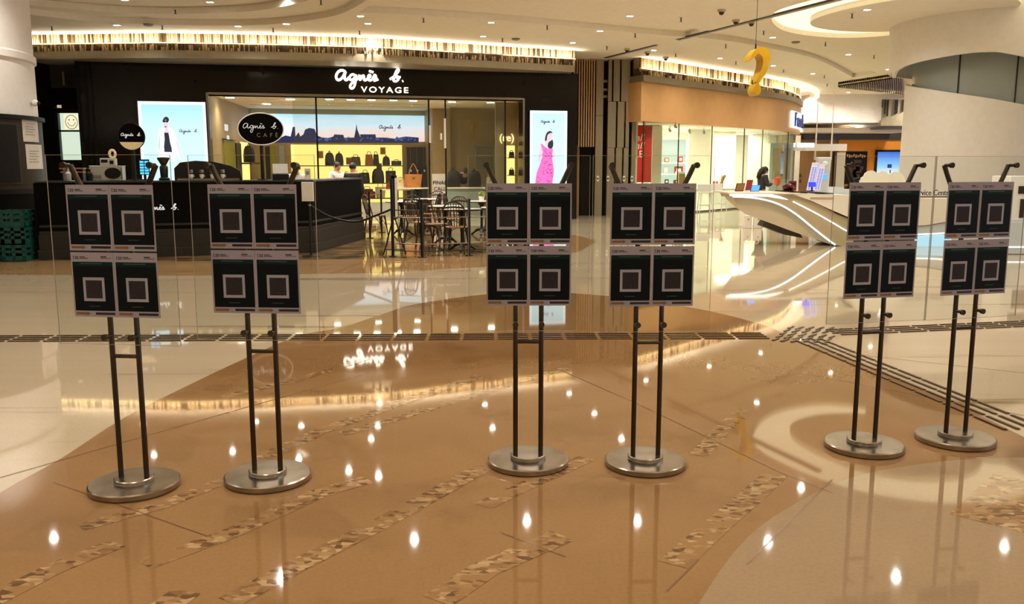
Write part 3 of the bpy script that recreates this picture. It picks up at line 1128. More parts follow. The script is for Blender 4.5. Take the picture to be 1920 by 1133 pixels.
# ---------------------------------------------------------------- far right corridor
YB = 43.0
m = MB()
m.obox((8, YB, 0), (20, 0, 0), (0, 0.2, 0), (0, 0, CEIL_Z))
struct(m, 'wall_far', ['brown_wood'])
m = MB()
ybox(m, 1570, 1760, 244, 380, YB - 0.15, 0.15, 0, True)
struct(m, 'wall_orange', ['orange_paint'])
m = MB()
m.obox((at_y(1490, 215, 42).x, 40.0, 3.42), (at_y(1660, 215, 42).x - at_y(1490, 215, 42).x, 0, 0), (0, 3.0, 0), (0, 0, CEIL_Z - 3.42))
struct(m, 'beam', ['plaster_white'])
m = MB()
ybox(m, 1652, 1720, 236, 241, 39.8, 3.2, 1)
ybox(m, 1652, 1720, 226, 236, 39.8, 3.2, 2)
ybox(m, 1655, 1720, 186, 226, 39.9, 0.3, 0)
for i in range(26):
    x = 1655 + 65 * i / 26
    if random.random() < 0.5:
        ybox(m, x, x + 1.3, 187, 222 - random.uniform(0, 22), 39.8, 0.1, 1)
struct(m, 'trim_12', ['lip_grey', 'smoked', 'grey_panel'])
m = MB()
ybox(m, 1507, 1720, 249, 262, 42.7, 0.3, 0)
ybox(m, 1528, 1531, 247, 300, 42.6, 0.1, 1)
ybox(m, 1558, 1561, 247, 300, 42.6, 0.1, 1)
struct(m, 'trim_13', ['smoked', 'white_matt'])
m = MB()
ybox(m, 1484, 1700, 240, 248, 41.0, 2.0, 0)
struct(m, 'beam', ['plaster_white'])
m = MB()
ybox(m, 1567, 1583, 286, 380, 42.7, 0.2, 0, True)
ybox(m, 1563, 1567, 284, 380, 42.7, 0.25, 1, True)
struct(m, 'door_2', ['white_matt', 'smoked'])
# lamps washing that corridor
for X, Y, e in ((15.5, 38, 200), (18.5, 40, 200), (13.0, 41, 110)):
    ld = bpy.data.lights.new('corridor_lamp', 'AREA')
    ld.shape, ld.size, ld.energy, ld.color = 'DISK', 0.6, e, LAMP_COL
    lo = bpy.data.objects.new('corridor_lamp', ld); COL.objects.link(lo); lo.location = (X, Y - 1, 4.5)
# hanging fins by the column
m = MB()
for i in range(30):
    t = i / 29
    x = 1572 + 118 * t
    a = at_z(x, 154 - 18 * t, CEIL_Z)
    b = at_z(x + 2, 157 + 14 * t, CEIL_Z)
    m.obox((a.x, a.y, CEIL_Z - 0.16), (0.05, 0, 0), (b.x - a.x, b.y - a.y, 0), (0, 0, 0.16), 0)
for k in (0.0, 0.5, 1.0):
    p = [at_z(1572 + 118 * t, (154 - 18 * t) * (1 - k) + (157 + 14 * t) * k, CEIL_Z) for t in (0, 1)]
    m.tube([p[0] - ZV * 0.1, p[1] - ZV * 0.1], 0.025, 6, 1)
struct(m, 'trim_14', ['rod_dark', 'rod_gold'])
# closing wall to the right of everything
m = MB()
m.obox((27.5, -9, 0), (0.2, 0, 0), (0, 56, 0), (0, 0, CEIL_Z))
wr = struct(m, 'wall_right', ['plaster_white'])
m = MB(); m.obox((-24.2, -9.2, 0), (52, 0, 0), (0, .2, 0), (0, 0, CEIL_Z)); struct(m, 'wall_behind', ['plaster_warm'])
m = MB(); m.obox((-24.2, -9, 0), (.2, 0, 0), (0, 33.2, 0), (0, 0, CEIL_Z)); struct(m, 'wall_left', ['plaster_warm'])
# added, unseen glowing panel on the right wall, brightens ceiling and columns
glow('fill_glow', '#e3ecff', 3.2)
m = MB(); m.obox((27.42, -4, .6), (.04, 0, 0), (0, 24, 0), (0, 0, 3.6)); fill_ob = struct(m, 'window_6', ['fill_glow'])
m = MB()
for i in range(13): m.obox((27.36, -4.05 + 2 * i, .55), (.1, 0, 0), (0, .1, 0), (0, 0, 3.7))
for z in (.55, 4.2): m.obox((27.36, -4.05, z), (.1, 0, 0), (0, 24.1, 0), (0, 0, .08))
struct(m, 'window_frame', ['lip_grey'], fill_ob)  # bars in front of the added glowing panel
# ---------------------------------------------------------------- poster stands
mat('stand_metal', '#4b423a', 0.28, 1.0, var=0.15, scale=30, stretch=(1, 1, 0.1))
mat('stand_base', '#a49a8c', 0.25, 1.0, var=0.22, scale=10)
mat('paper', '#8d8389', 0.6, var=0.03, spec=0.2)
mat('print_dark', '#060b0e', 0.5, var=0.15, scale=3, spec=0.12)
mat('print_green', '#0b211d', 0.5, var=0.10, scale=3, spec=0.12)
mat('print_line', '#2c4440', 0.4)
mat('print_black', '#0c0a0b', 0.4)
mat('print_amber', '#6e4a18', 0.45)
mat('print_patch', '#2b2628', 0.6, var=0.2, scale=90, spec=0.12)
mat('print_frame', '#8e8a90', 0.5)
glass('acrylic', '#fafcfb', 0.012)
mat('acrylic_edge', '#9b917c', 0.2)

def poster_mesh():
    m = MB()
    W, Hh = 0.208, 0.296
    m.box((0, 0, Hh / 2), (W, 0.0012, Hh), 0)
    def r(x0, x1, y0, y1, mi, lay=1):
        """rectangle in poster fractions, y from the top"""
        yy = -0.0006 - 0.00035 * lay
        m.add([((x0 - .5) * W, yy, (1 - y1) * Hh), ((x1 - .5) * W, yy, (1 - y1) * Hh), ((x1 - .5) * W, yy, (1 - y0) * Hh), ((x0 - .5) * W, yy, (1 - y0) * Hh)], [(0, 1, 2, 3)], mi)
    r(.035, .965, .145, .905, 1)
    r(.035, .965, .145, .215, 2, 2)
    r(.22, .72, .165, .178, 3, 3)
    r(.40, .58, .325, .332, 2, 2)
    r(.25, .75, .385, .755, 6, 2)
    r(.31, .69, .43, .71, 5, 3)
    r(.36, .62, .83, .838, 3, 2)
    # header: bracket, block of glyph strokes, bars standing for lines of type
    r(.06, .072, .055, .105, 4); r(.06, .095, .055, .062, 4); r(.06, .095, .098, .105, 4)
    for i in range(2):
        for j in range(2):
            r(.108 + .042 * i, .14 + .042 * i, .062 + .024 * j, .079 + .024 * j, 4)
    r(.21, .34, .064, .076, 4); r(.21, .40, .086, .096, 4)
    r(.70, .84, .058, .074, 4); r(.70, .94, .085, .092, 4)
    # foot: amber arrow and a dark bar
    y0, y1 = .925, .972
    r(.045, .30, y0 + .006, y1 - .006, 7)
    z0, z1, zm = (1 - y1 - .008) * Hh, (1 - y0 + .008) * Hh, (1 - (y0 + y1) / 2) * Hh
    m.add([((.30 - .5) * W, -.00095, z0), ((.38 - .5) * W, -.00095, zm), ((.30 - .5) * W, -.00095, z1)], [(0, 1, 2)], 7)
    r(.44, .47, .935, .962, 6)
    r(.50, .955, .93, .967, 4)
    return m.mesh('poster', ['paper', 'print_dark', 'print_green', 'print_line', 'print_black', 'print_patch', 'print_frame', 'print_amber'], Vector((0, 0, 0)))
POSTER = poster_mesh()

def make_stand(label):
    e = empty('poster_stand', (0, 0, 0), label, 'poster stand', 'code poster stands across the hall')
    m = MB(); m.lathe([(0.200, 0), (0.206, 0.004), (0.206, 0.026), (0.200, 0.031), (0.11, 0.0325), (0.02, 0.0325)], n=64); m.build('base', ['stand_base'], e, loc=(0, 0, 0))
    m = MB(); m.lathe([(0.088, 0.031), (0.090, 0.034), (0.090, 0.05), (0.086, 0.054), (0.01, 0.0545)], n=48); m.build('collar', ['stand_base'], e)
    for s in (-1, 1):
        m = MB(); m.tube([(s * .0645, 0, .05), (s * .0645, 0, 1.10)], .0125, 14); m.build('pole', ['stand_metal'], e)
        m = MB()
        m.tube(smooth_path([(s * .0645, 0, 1.08), (s * .0655, 0, 1.18), (s * .085, 0, 1.28), (s * .125, 0, 1.36), (s * .165, 0, 1.43), (s * .205, 0, 1.515)], 5), .0125, 14)
        m.build('arm', ['stand_metal'], e)
        for x, z in ((s * .0645, .735), (s * .205, 1.515)):
            m = MB()
            m.cyl((x, -.008, z), (x, -.058, z), .009, 12)
            m.cyl((x, -.047, z), (x, -.061, z), .0145, 14)
            m.build('standoff', ['stand_metal'], e)
    m = MB(); m.cyl((-.06, 0, .637), (.06, 0, .637), .010, 12); m.build('crossbar', ['stand_metal'], e)
    m = MB()
    m.box((0, -.040, 1.13), (.59, .004, .86), 0)
    a = m.build('acrylic_sheet', ['acrylic'], e)
    m = MB()
    for s in (-1, 1):
        m.box((s * .2955, -.040, 1.13), (.0015, .0042, .86))
    m.box((0, -.040, 1.5605), (.59, .0042, .0015)); m.box((0, -.040, .6995), (.59, .0042, .0015))
    m.build('polished_edge', ['acrylic_edge'], a)
    for s in (-1, 1):
        for z in (1.132, .828):
            o = bpy.data.objects.new('poster', POSTER)
            COL.objects.link(o)
            o.parent = e
            o.location = (s * .1045, -.0435, z)
    return e

stands = [((252, 903), 7, 'metal code poster stand at the far left, before the black counter and teal crates'),
          ((502, 888), 4, 'metal code poster stand under the oval cafe sign, second from the left end'),
          ((990, 859), 0, 'metal code poster stand before the lit screen of a woman in pink dress'),
          ((1210, 861), -3, 'metal code poster stand before the red sale banner'),
          ((1620, 830), -13, 'metal code poster stand before the white information desk, beside its pointed end'),
          ((1791, 817), -15, 'metal code poster stand at the far right, before the big white column')]
proto = None
for (x, y), yaw, l in stands:
    p = at_z(x, y, 0.031); p.z = 0.003
    rz = -radians(yaw)
    if proto is None:
        proto = make_stand(l)
        first = (p, rz)
    else:
        copy_tree(proto, p, rz, label=l)
proto.location, proto.rotation_euler = first[0], (0, 0, first[1])

# ---------------------------------------------------------------- tactile guide paving
mat('tactile_metal', '#6d5a42', 0.25, 0.9, var=0.1)
def tile_mesh(L, n, gap, name):
    m = MB()
    for i in range(n):
        y = (i - (n - 1) / 2) * gap
        m.obox((-L / 2 + .012, y - .013, 0), (L - .024, 0, 0), (0, .026, 0), (0, 0, .004))
        m.obox((-L / 2 + .018, y - .009, .004), (L - .036, 0, 0), (0, .018, 0), (0, 0, .003))
    return m.mesh(name, ['tactile_metal'], Vector((0, 0, 0)))
TILE = tile_mesh(.30, 4, .082, 'tactile_tile')
def tile_row(p0, p1, label, group):
    a, b = at_z(*p0), at_z(*p1)
    d = b - a
    n = max(1, int(d.length / .305))
    for i in range(n):
        o = bpy.data.objects.new('tactile_tile', TILE)
        COL.objects.link(o)
        p = a + d.normalized() * .305 * (i + .5)
        o.location = (p.x, p.y, .002)
        o.rotation_euler = (0, 0, atan2(d.y, d.x))
        tag(o, label, 'tactile paving', group)
tile_row((-40, 636), (1440, 630), 'ribbed metal guide tile in the long strip crossing the floor behind the stands', 'tactile tiles across the hall')
tile_row((1560, 624), (2000, 604), 'ribbed metal guide tile in the short strip running behind the two stands on the right', 'tactile tiles towards the column')
tile_row((1512, 636), (2000, 838), 'ribbed metal guide tile in the strip running diagonally towards the camera', 'tactile tiles on the diagonal')
STUB = tile_mesh(.15, 2, .075, 'tactile_stud_tile')
jc = at_z(1500, 627)
for i in range(5):
    for j in range(5):
        o = bpy.data.objects.new('tactile_stud_tile', STUB)
        COL.objects.link(o)
        q = at_z(1462 + 19 * i + 7 * j, 638 - 5.6 * j + 1.2 * i * (1 if j < 3 else 0.4))
        o.location = (q.x, q.y, .002)
        o.rotation_euler = (0, 0, radians(52))
        tag(o, 'tile of short slanted warning bars where the guide strips meet', 'tactile paving', 'tactile warning tiles at the junction')

# ---------------------------------------------------------------- hanging question mark
mat('yellow_foam', '#d8a900', 0.5, var=0.05)
QY = 14.0
def qp(zx, zy):
    """pixels of an 8.72x enlarged crop with its corner at 1370, 70"""
    p = at_y(1370 + zx / 8.72, 70 + zy / 8.72, QY)
    return (p.x, QY, p.z)
outer = smooth_path([Vector(qp(*p)) for p in ((325, 380), (360, 345), (400, 318), (440, 270), (490, 285), (525, 340), (525, 430), (505, 520), (465, 610), (430, 690), (420, 735))], 4)
outer += smooth_path([Vector(qp(*p)) for p in ((485, 735), (500, 690), (560, 620), (610, 500), (645, 380), (650, 280), (610, 195), (540, 160), (470, 165), (410, 200), (350, 280), (318, 370))], 4)
qm = MB()
qm.prism(outer, (-0.02, 0.32, 0.0))
q = empty('question_mark', (qp(470, 735)[0], QY, qp(470, 940)[2]), 'big yellow question mark hanging on a wire before the glass shop', 'hanging sign')
qm.build('hook', ['yellow_foam'], q, bev=0.006)
b = MB()
b.prism(smooth_path([Vector(qp(*p)) for p in ((430, 745), (395, 800), (385, 870), (410, 930), (450, 945), (490, 900), (498, 850), (480, 790), (465, 745))], 4, True), (-0.02, 0.32, 0.0))
b.build('dot', ['yellow_foam'], q, bev=0.006)
b = MB()
for zx in (390, 450):
    p = Vector(qp(zx, 742)); b.cyl(p + Vector((-.01, .1, -.02)), p + Vector((-.01, .1, .05)), .007, 8)
b.build('link', ['black_metal'], q)
p = Vector(qp(480, 165)); b = MB(); b.cyl(p + Vector((-.04, .1, -.02)), (p.x - .04, p.y + .1, CEIL_Z), .004, 6); b.cyl(p + Vector((-.04, .1, -.02)), p + Vector((-.04, .1, .06)), .012, 8)
b.build('wire', ['black_metal'], q)

# ---------------------------------------------------------------- shop front sign and lit screens
glow('letter_white', '#fff3de', 3.5)
glow('letter_soft', '#f3f0ea', 0.6)
s0, z0 = fsz(630, 151)
sc = (fsz(755, 151)[0] - s0) / 7.1
p = FP(s0, -0.05, z0 + 0.01)
m = MB(); pen_sign(m, p, FX, ZV, sc, 0.032)
o = m.build('shop_sign', ['letter_white'], loc=FP(s0 + 1, -0.05, z0 - 0.3))
tag(o, 'glowing white handwritten agnès b. shop sign on the black front', 'sign')
s1, z1 = fsz(677, 173)
s2, _ = fsz(765, 173)
m = MB(); m.text('VOYAGE', 0.21, FP(s1, -0.02, z1), FX, ZV, 0.04, space=1.32)
L = max((v - FP(s1, -0.02, z1)).dot(FX) for v in m.v)
for i, v in enumerate(m.v):
    k = (v - FP(s1, -0.02, z1)).dot(FX)
    m.v[i] = v + FX * (k * ((s2 - s1) / L) - k) + FN * -0.02
m.build('lettering', ['letter_white'], o)

# the left display, a man in a white jacket
screen_m = screen_gradient('screen_sky', [(0, '#d4fcff'), (0.8, '#c2f6ff'), (1.0, '#aadcf6')], 0.92, 'Z', 0.0, 2.2)
screen_r = screen_gradient('screen_sky_tall', [(0, '#dcfeff'), (0.75, '#c8f8ff'), (0.95, '#a6d6f4'), (1.0, '#9ccaee')], 0.92, 'Z', 0.0, 2.9)
glow('pic_white', '#effdff', 0.95); glow('pic_navy', '#0b1530', 0.8); glow('pic_skin', '#e8c6d2', 0.9); glow('pic_hair', '#20182a', 0.7)
glow('pic_pink', '#f06cc0', 0.95); glow('pic_rose', '#b02a78', 0.9); glow('pic_shade', '#9fd0de', 0.9); glow('pic_frame', '#ecfdff', 1.0); glow('pic_ink', '#31406a', 0.8)
def display(px0, px1, py0, py1t, zb, name, label, sky):
    s0, z1 = fsz(px0, py0)
    s1, _ = fsz(px1, py1t)
    e = empty(name, FP((s0 + s1) / 2, -0.06, zb), label, 'display')
    m = MB(); fbox(m, s0 - .03, s1 + .03, -0.05, 0.0, zb - .03, z1 + .03); m.build('frame', ['black_metal'], e)
    m = MB(); fbox(m, s0, s1, -0.056, -0.05, zb, z1); m.build('screen', [sky], e, loc=FP((s0 + s1) / 2, -0.06, zb))
    m = MB()
    for r in ((s0, s0 + .07, zb, z1), (s1 - .07, s1, zb, z1), (s0, s1, z1 - .07, z1)):
        fbox(m, r[0], r[1], -0.059, -0.056, r[2], r[3])
    m.build('light_border', ['pic_frame'], e)
    return e
def pic(mb, pts, mi, d=-0.060, k=3):
    P = []
    for x, y in pts:
        s, z = fsz(x, y)
        P.append(FP(s, d, z))
    mb.prism(smooth_path(P, k, True) if k else P, FN * -0.001, mi)
D1 = display(258.5, 385, 190, 190, 0.75, 'display_screen', 'lit pale blue display showing a man in sunglasses and white jacket', screen_m)
m = MB()
def Z(x, y): return (160 + x / 6.296, 220 + y / 6.296)
def pz(pts, mi, d, k=3): pic(m, [Z(*p) for p in pts], mi, d, k)
pz([(915, 130), (870, 160), (850, 330), (860, 420), (905, 520), (1060, 520), (1075, 430), (1120, 500), (1140, 480), (1100, 320), (1060, 170), (1000, 130)], 0, -.0605)
pz([(880, 180), (868, 330), (875, 400), (885, 330)], 5, -.0615)
pz([(1068, 280), (1085, 330), (1110, 410), (1128, 490), (1140, 490), (1120, 400), (1095, 310)], 2, -.0615)
pz([(935, 180), (940, 260), (938, 390), (1022, 390), (1005, 300), (985, 185), (960, 175)], 1, -.0615)
pz([(935, 385), (1025, 385), (1028, 412), (938, 410)], 1, -.062, 0)
pz([(925, 50), (930, 110), (945, 160), (930, 180), (990, 180), (980, 150), (985, 60), (955, 20)], 2, -.062)
pz([(915, 45), (935, 5), (965, -5), (990, 20), (985, 50), (950, 30), (922, 60)], 3, -.0625)
pz([(922, 38), (985, 38), (980, 62), (958, 64), (952, 50), (945, 64), (925, 60)], 3, -.063, 0)
pz([(940, 108), (962, 108), (960, 118), (944, 118)], 3, -.0625)
m.build('picture', ['pic_white', 'pic_navy', 'pic_skin', 'pic_hair', 'pic_ink', 'pic_shade'], D1)
s, z = fsz(337, 248)
m = MB(); pen_sign(m, FP(s, -.062, z), FX, ZV, (fsz(371, 248)[0] - s) / 7.1, .008); m.build('lettering', ['pic_ink'], D1)
D2 = display(993, 1062.5, 207.5, 207.5, 0.55, 'display_screen', 'lit tall display showing a woman in a pink patterned dress', screen_r)
m = MB()
def Z(x, y): return (970 + x / 7.08, 200 + y / 7.08)
pz([(300, 490), (285, 600), (268, 690), (290, 740), (320, 600), (330, 520)], 0, -.0605)
pz([(455, 560), (470, 660), (480, 760), (490, 850), (498, 845), (490, 700), (480, 580)], 0, -.0605)
pz([(305, 490), (330, 620), (300, 740), (250, 880), (230, 1010), (215, 1200), (470, 1200), (460, 1000), (478, 850), (455, 680), (460, 560), (420, 560), (370, 540)], 1, -.0615)
pz([(360, 460), (370, 520), (420, 545), (440, 480), (445, 420), (460, 380), (440, 340), (400, 340), (385, 380), (395, 430)], 0, -.062)
pz([(365, 460), (358, 430), (372, 370), (395, 335), (430, 325), (462, 350), (430, 352), (400, 370), (388, 400), (385, 440)], 3, -.0625)
pz([(415, 465), (395, 510), (410, 555), (455, 550), (470, 490), (455, 435), (440, 455)], 3, -.0625)
for i in range(60):
    x, y = random.uniform(250, 465), random.uniform(560, 1010)
    if x < 330 - (y - 560) * 0.18: continue
    a = random.uniform(0, 3)
    r = random.uniform(12, 24)
    pz([(x + r * cos(a), y + r * sin(a)), (x + 8 * cos(a + 1.6), y + 8 * sin(a + 1.6)), (x - r * cos(a), y - r * sin(a))], 2, -.0625, 2)
m.build('picture', ['pic_skin', 'pic_pink', 'pic_rose', 'pic_hair'], D2)
s, z = fsz(1013, 230)
m = MB(); pen_sign(m, FP(s, -.062, z), FX, ZV, (fsz(1040, 230)[0] - s) / 7.1, .009); m.build('lettering', ['pic_ink'], D2)

# ---------------------------------------------------------------- city banner inside the bag shop
city = screen_gradient('city_sky', [(0.0, '#ffd9cf'), (0.25, '#ffe3e2'), (0.5, '#e2eeff'), (0.85, '#c4e4fb'), (1.0, '#a8d6f2')], 0.85, 'Z', 0.0, 0.95, noise=0.5)
glow('pic_city', '#17234e', 0.75); glow('pic_blue', '#3c62b4', 0.8)
D_B = D_BACK - 0.1
sl, zt = fsz(520, 212, D_B); sr, zt2 = fsz(812, 219, D_B); _, zb = fsz(660, 265, D_B)
zt = (zt + zt2) / 2
sl2 = SBL + 0.05
e = empty('light_banner', FP((sl2 + sr) / 2, D_B, zb), 'long backlit banner of a city skyline at dusk above the shelves', 'display')
sr = min(sr, fsz(812, 300, 4.2)[0] - .03)
m = MB(); fbox(m, sl2, sr, D_B - .05, D_B + .09, zb, zt); m.build('screen', [city], e, loc=FP((sl2 + sr) / 2, D_B, zb))
m = MB()
def bp(px, py):
    s, z = fsz(px, py, D_B - .055); return FP(s, D_B - .055, z)
sk = [(470, 268), (470, 262), (527, 258), (535, 254), (545, 256), (549, 238), (553, 238), (554, 256), (560, 248), (563, 256), (569, 252), (572, 243), (580, 240), (590, 242), (594, 254), (604, 258), (615, 259),
      (625, 256), (627, 252), (644, 253), (645, 258), (664, 258), (667, 243), (668.5, 232), (670, 243), (676, 258), (675, 252), (704, 252), (705, 258), (720, 258), (740, 260), (760, 256), (785, 258), (785, 268)]
m.prism([bp(*q) for q in sk], FN * -.004, 0)
for i in range(40):
    x = random.uniform(590, 780); y = random.uniform(259, 265)
    m.prism([bp(x, y), bp(x + 4, y), bp(x + 3, y - 3), bp(x + 1, y - 3)], FN * -.007, 1)
m.build('skyline', ['pic_city', 'pic_blue'], e)
s, z = fsz(711, 241, D_B - .06)
m = MB(); pen_sign(m, FP(s, D_B - .06, z), FX, ZV, (fsz(753, 241, D_B - .06)[0] - s) / 7.1, .012); m.build('lettering', ['pic_ink'], e)

# ---------------------------------------------------------------- lit shelf bay with bags
mat('bag_black', '#15110f', 0.4); mat('bag_tan', '#b86f35', 0.45); mat('bag_brown', '#4a2d1a', 0.4); mat('bag_red', '#7d1f16', 0.4); mat('bag_cream', '#d9c6a4', 0.5); mat('bag_white', '#e6e0d4', 0.5)
mat('shelf_dark', '#3a2817', 0.4)
sl, zt = fsz(545, 271, D_B); sr, _ = fsz(754, 272, D_B)
e = empty('shelf_unit', FP((sl + sr) / 2, D_BACK - .03, 0), 'yellow backlit shelf bay along the rear wall of the bag shop', 'shelving')
m = MB(); fbox(m, sl, sr, D_BACK - .03, D_BACK - .005, .2, zt); m.build('back_panel', ['lit_yellow'], e)
SHZ = [1.53, 0.95, 0.45]
for z in SHZ:
    m = MB(); fbox(m, sl, sr, D_BACK - .42, D_BACK - .035, z - .03, z); m.build('shelf', ['shelf_dark'], e)
m = MB(); fbox(m, sl, sr, D_BACK - .6, D_BACK - .05, 0.0, .3); m.build('plinth', ['white_gloss'], e)
def bag(name, p, wdt, h, dp, mt, label, kind='box', rz=0.0, group='bags on show in the bag shop', cat='bag'):
    """a handbag, backpack or tote standing at p, facing the hall"""
    e = empty(name, p, label, cat, group)
    m = MB()
    n = 24
    prof = []
    ks = {'box': ((1, 0), (1.0, .85), (.96, 1)), 'tote': ((.8, 0), (.9, .3), (1.0, .8), (1.04, 1)), 'dome': ((1, 0), (1.02, .4), (.9, .75), (.6, .95), (.2, 1)), 'trap': ((1, 0), (.97, .4), (.82, 1))}[kind]
    vs = []
    for fx, fz in ks:
        for j in range(n):
            a = 2 * pi * (j + .5) / n
            ca, sa = cos(a), sin(a)
            q = 0.45
            x = (abs(ca) ** q) * (1 if ca > 0 else -1) * wdt / 2 * fx
            y = (abs(sa) ** q) * (1 if sa > 0 else -1) * dp / 2 * (fx if kind == 'dome' else 1 - .35 * fz)
            vs.append(Vector((x, y, fz * h)))
    fs = []
    for i in range(len(ks) - 1):
        for j in range(n):
            fs.append((i * n + j, i * n + (j + 1) % n, (i + 1) * n + (j + 1) % n, (i + 1) * n + j))
    fs += [tuple(range(n - 1, -1, -1)), tuple(range((len(ks) - 1) * n, len(ks) * n))]
    R = Matrix.Rotation(rz + atan2(FX.y, FX.x), 3, 'Z')
    m.add([R @ v + Vector(p) for v in vs], fs, 0, True)
    m.build('body', [mt], e)
    def T(x, y, z): return R @ Vector((x, y, z)) + Vector(p)
    m = MB()
    if kind == 'tote':
        for y in (-dp * .25, dp * .25):
            m.tube(smooth_path([T(-wdt * .28, y, h * .93), T(-wdt * .18, y, h * 1.4), T(-.02, y, h * 1.75), T(.02, y, h * 1.75), T(wdt * .18, y, h * 1.4), T(wdt * .28, y, h * .93)], 4), .008, 6)
    elif kind == 'dome':
        m.tube(smooth_path([T(-wdt * .1, 0, h * .97), T(0, 0, h * 1.12), T(wdt * .1, 0, h * .97)], 5), .012, 6)
    else:
        m.tube(smooth_path([T(-wdt * .22, 0, h * .97), T(-wdt * .17, 0, h * 1.22), T(wdt * .17, 0, h * 1.22), T(wdt * .22, 0, h * .97)], 4), .010, 6)
    m.build('handle', [mt], e)
    m = MB()
    if kind == 'dome':
        for v, zz in ((.92, .1),):
            m.add([T(x * wdt * .36, -dp * .54, h * z2) for x, z2 in ((-1, .08), (1, .08), (1, .42), (-1, .42))], [(0, 1, 2, 3)])
            m.add([T(x * wdt * .36, -dp * .40, h * z2) for x, z2 in ((-1, .08), (1, .08), (1, .42), (-1, .42))], [(3, 2, 1, 0)])
        m.build('front_pocket', [mt], e)
    else:
        m.box(T(0, -dp * .40, h * .72), (wdt * .16, dp * .16, h * .10), 0, atan2(FX.y, FX.x))
        m.build('clasp', ['steel'], e)
    return e
def shelf_at(px, z, d=D_BACK - .22):
    s = fsz(px, 300, d)[0]
    return FP(s, d, z + .002)
Z1 = SHZ[0]
bag('backpack', shelf_at(618, Z1), .30, .42, .18, 'bag_black', 'black backpack at the left end of the top yellow shelf', 'dome')
bag('backpack', shelf_at(636, Z1), .27, .40, .18, 'bag_black', 'black backpack second from the left on the top yellow shelf', 'dome')
bag('handbag', shelf_at(667, Z1), .33, .28, .16, 'bag_brown', 'dark brown box handbag in the middle of the top yellow shelf', 'trap')
bag('handbag', shelf_at(692, Z1), .27, .36, .16, 'bag_tan', 'tan handbag standing on the top yellow shelf', 'trap')
bag('handbag', shelf_at(705, Z1), .20, .36, .16, 'bag_black', 'narrow black handbag pressed beside the tan one on the top shelf', 'trap')
bag('handbag', shelf_at(724, Z1), .24, .30, .16, 'bag_black', 'rounded black handbag near the right end of the top yellow shelf', 'dome')
bag('holdall', shelf_at(743, Z1), .33, .15, .18, 'bag_black', 'low black holdall at the right end of the top yellow shelf', 'box')
Z2 = SHZ[1]
for px, w_, h_, mt, k, l in ((665, .30, .32, 'bag_brown', 'trap', 'wide dark brown bag on the lower yellow shelf'), (684, .30, .34, 'bag_black', 'trap', 'black flap bag on the lower yellow shelf below the tan handbag'),
                             (708, .40, .48, 'bag_black', 'dome', 'large black backpack on the lower yellow shelf'), (732, .34, .40, 'bag_black', 'box', 'black boxy bag at the right end of the lower yellow shelf'),
                             (649, .22, .30, 'bag_black', 'trap', 'small black bag at the left end of the lower yellow shelf')):
    bag('handbag', shelf_at(px, Z2), w_, h_, .2, mt, l, k)
Z3 = SHZ[2]
for px, w_, h_, mt, k, l in ((687, .45, .30, 'bag_brown', 'trap', 'brown leather bag on the bottom yellow shelf'), (712, .34, .36, 'bag_cream', 'tote', 'small cream tote on the bottom yellow shelf'),
                             (694, .30, .22, 'bag_red', 'box', 'dark red box bag on the bottom yellow shelf')):
    bag('handbag', shelf_at(px, Z3, D_BACK - (.2 if mt != 'bag_red' else .38)), w_, h_, .16, mt, l, k)
# price cards on the bay
for px, py, l in ((718, 283, 'small framed card hung on the yellow back panel'), (601, 290, 'small pale card at the left of the yellow back panel'), (711, 313, 'pinkish card standing under the top yellow shelf'), (654, 302, 'low pale card standing between bags on the top yellow shelf')):
    s, z = fsz(px, py, D_BACK - .1)
    m = MB(); fbox(m, s - .09, s + .09, D_BACK - .09, D_BACK - .075, z - .12, z + .12)
    o = m.build('price_card', ['bag_cream']); m = MB(); fbox(m, s - .07, s + .07, D_BACK - .093, D_BACK - .09, z - .09, z + .09); m.build('print', ['bag_tan'], o)
    tag(o, l, 'card')
# dark doorway with hanging coats
s0, z1 = fsz(762, 276, D_BACK - .02); s1, _ = fsz(803, 276, D_BACK - .02)
m = MB(); fbox(m, s0, s1, D_BACK - .03, D_BACK - .002, 0, z1)
do = struct(m, 'door_3', ['store_dark'])
m = MB()
for r in ((s0 - .05, s0, 0, z1 + .05), (s1, s1 + .05, 0, z1 + .05), (s0, s1, z1, z1 + .05)):
    fbox(m, r[0], r[1], D_BACK - .06, D_BACK - .002, r[2], r[3])
struct(m, 'door_frame', ['store_wall'], do)
mat('coat_dark', '#1d2226', 0.8)
for i, (px, l) in enumerate(((770, 'dark garment hanging at the left of the dark doorway'), (782, 'dark long coat hanging in the middle of the doorway'), (795, 'dark coat hanging at the right of the doorway'))):
    s = fsz(px, 320, D_BACK - .3)[0]
    e = empty('hanging_coat', FP(s, D_BACK - .3, .45), l, 'clothing', 'coats in the dark doorway')
    m = MB(); m.lathe([(.10, .45), (.10, .9), (.09, 1.2), (.10, 1.45), (.04, 1.55)], FP(s, D_BACK - .3), 14, sy=.6); m.build('coat', ['coat_dark'], e)
    m = MB(); m.ball(FP(s, D_BACK - .42, 1.35), (.03, .02, .04), 8); m.build('price_tag', ['white_matt'], e)
    m = MB(); m.tube([FP(s, D_BACK - .3, 1.5), FP(s, D_BACK - .3, z1 + .0)], .006, 6); m.build('hanger', ['steel'], e)
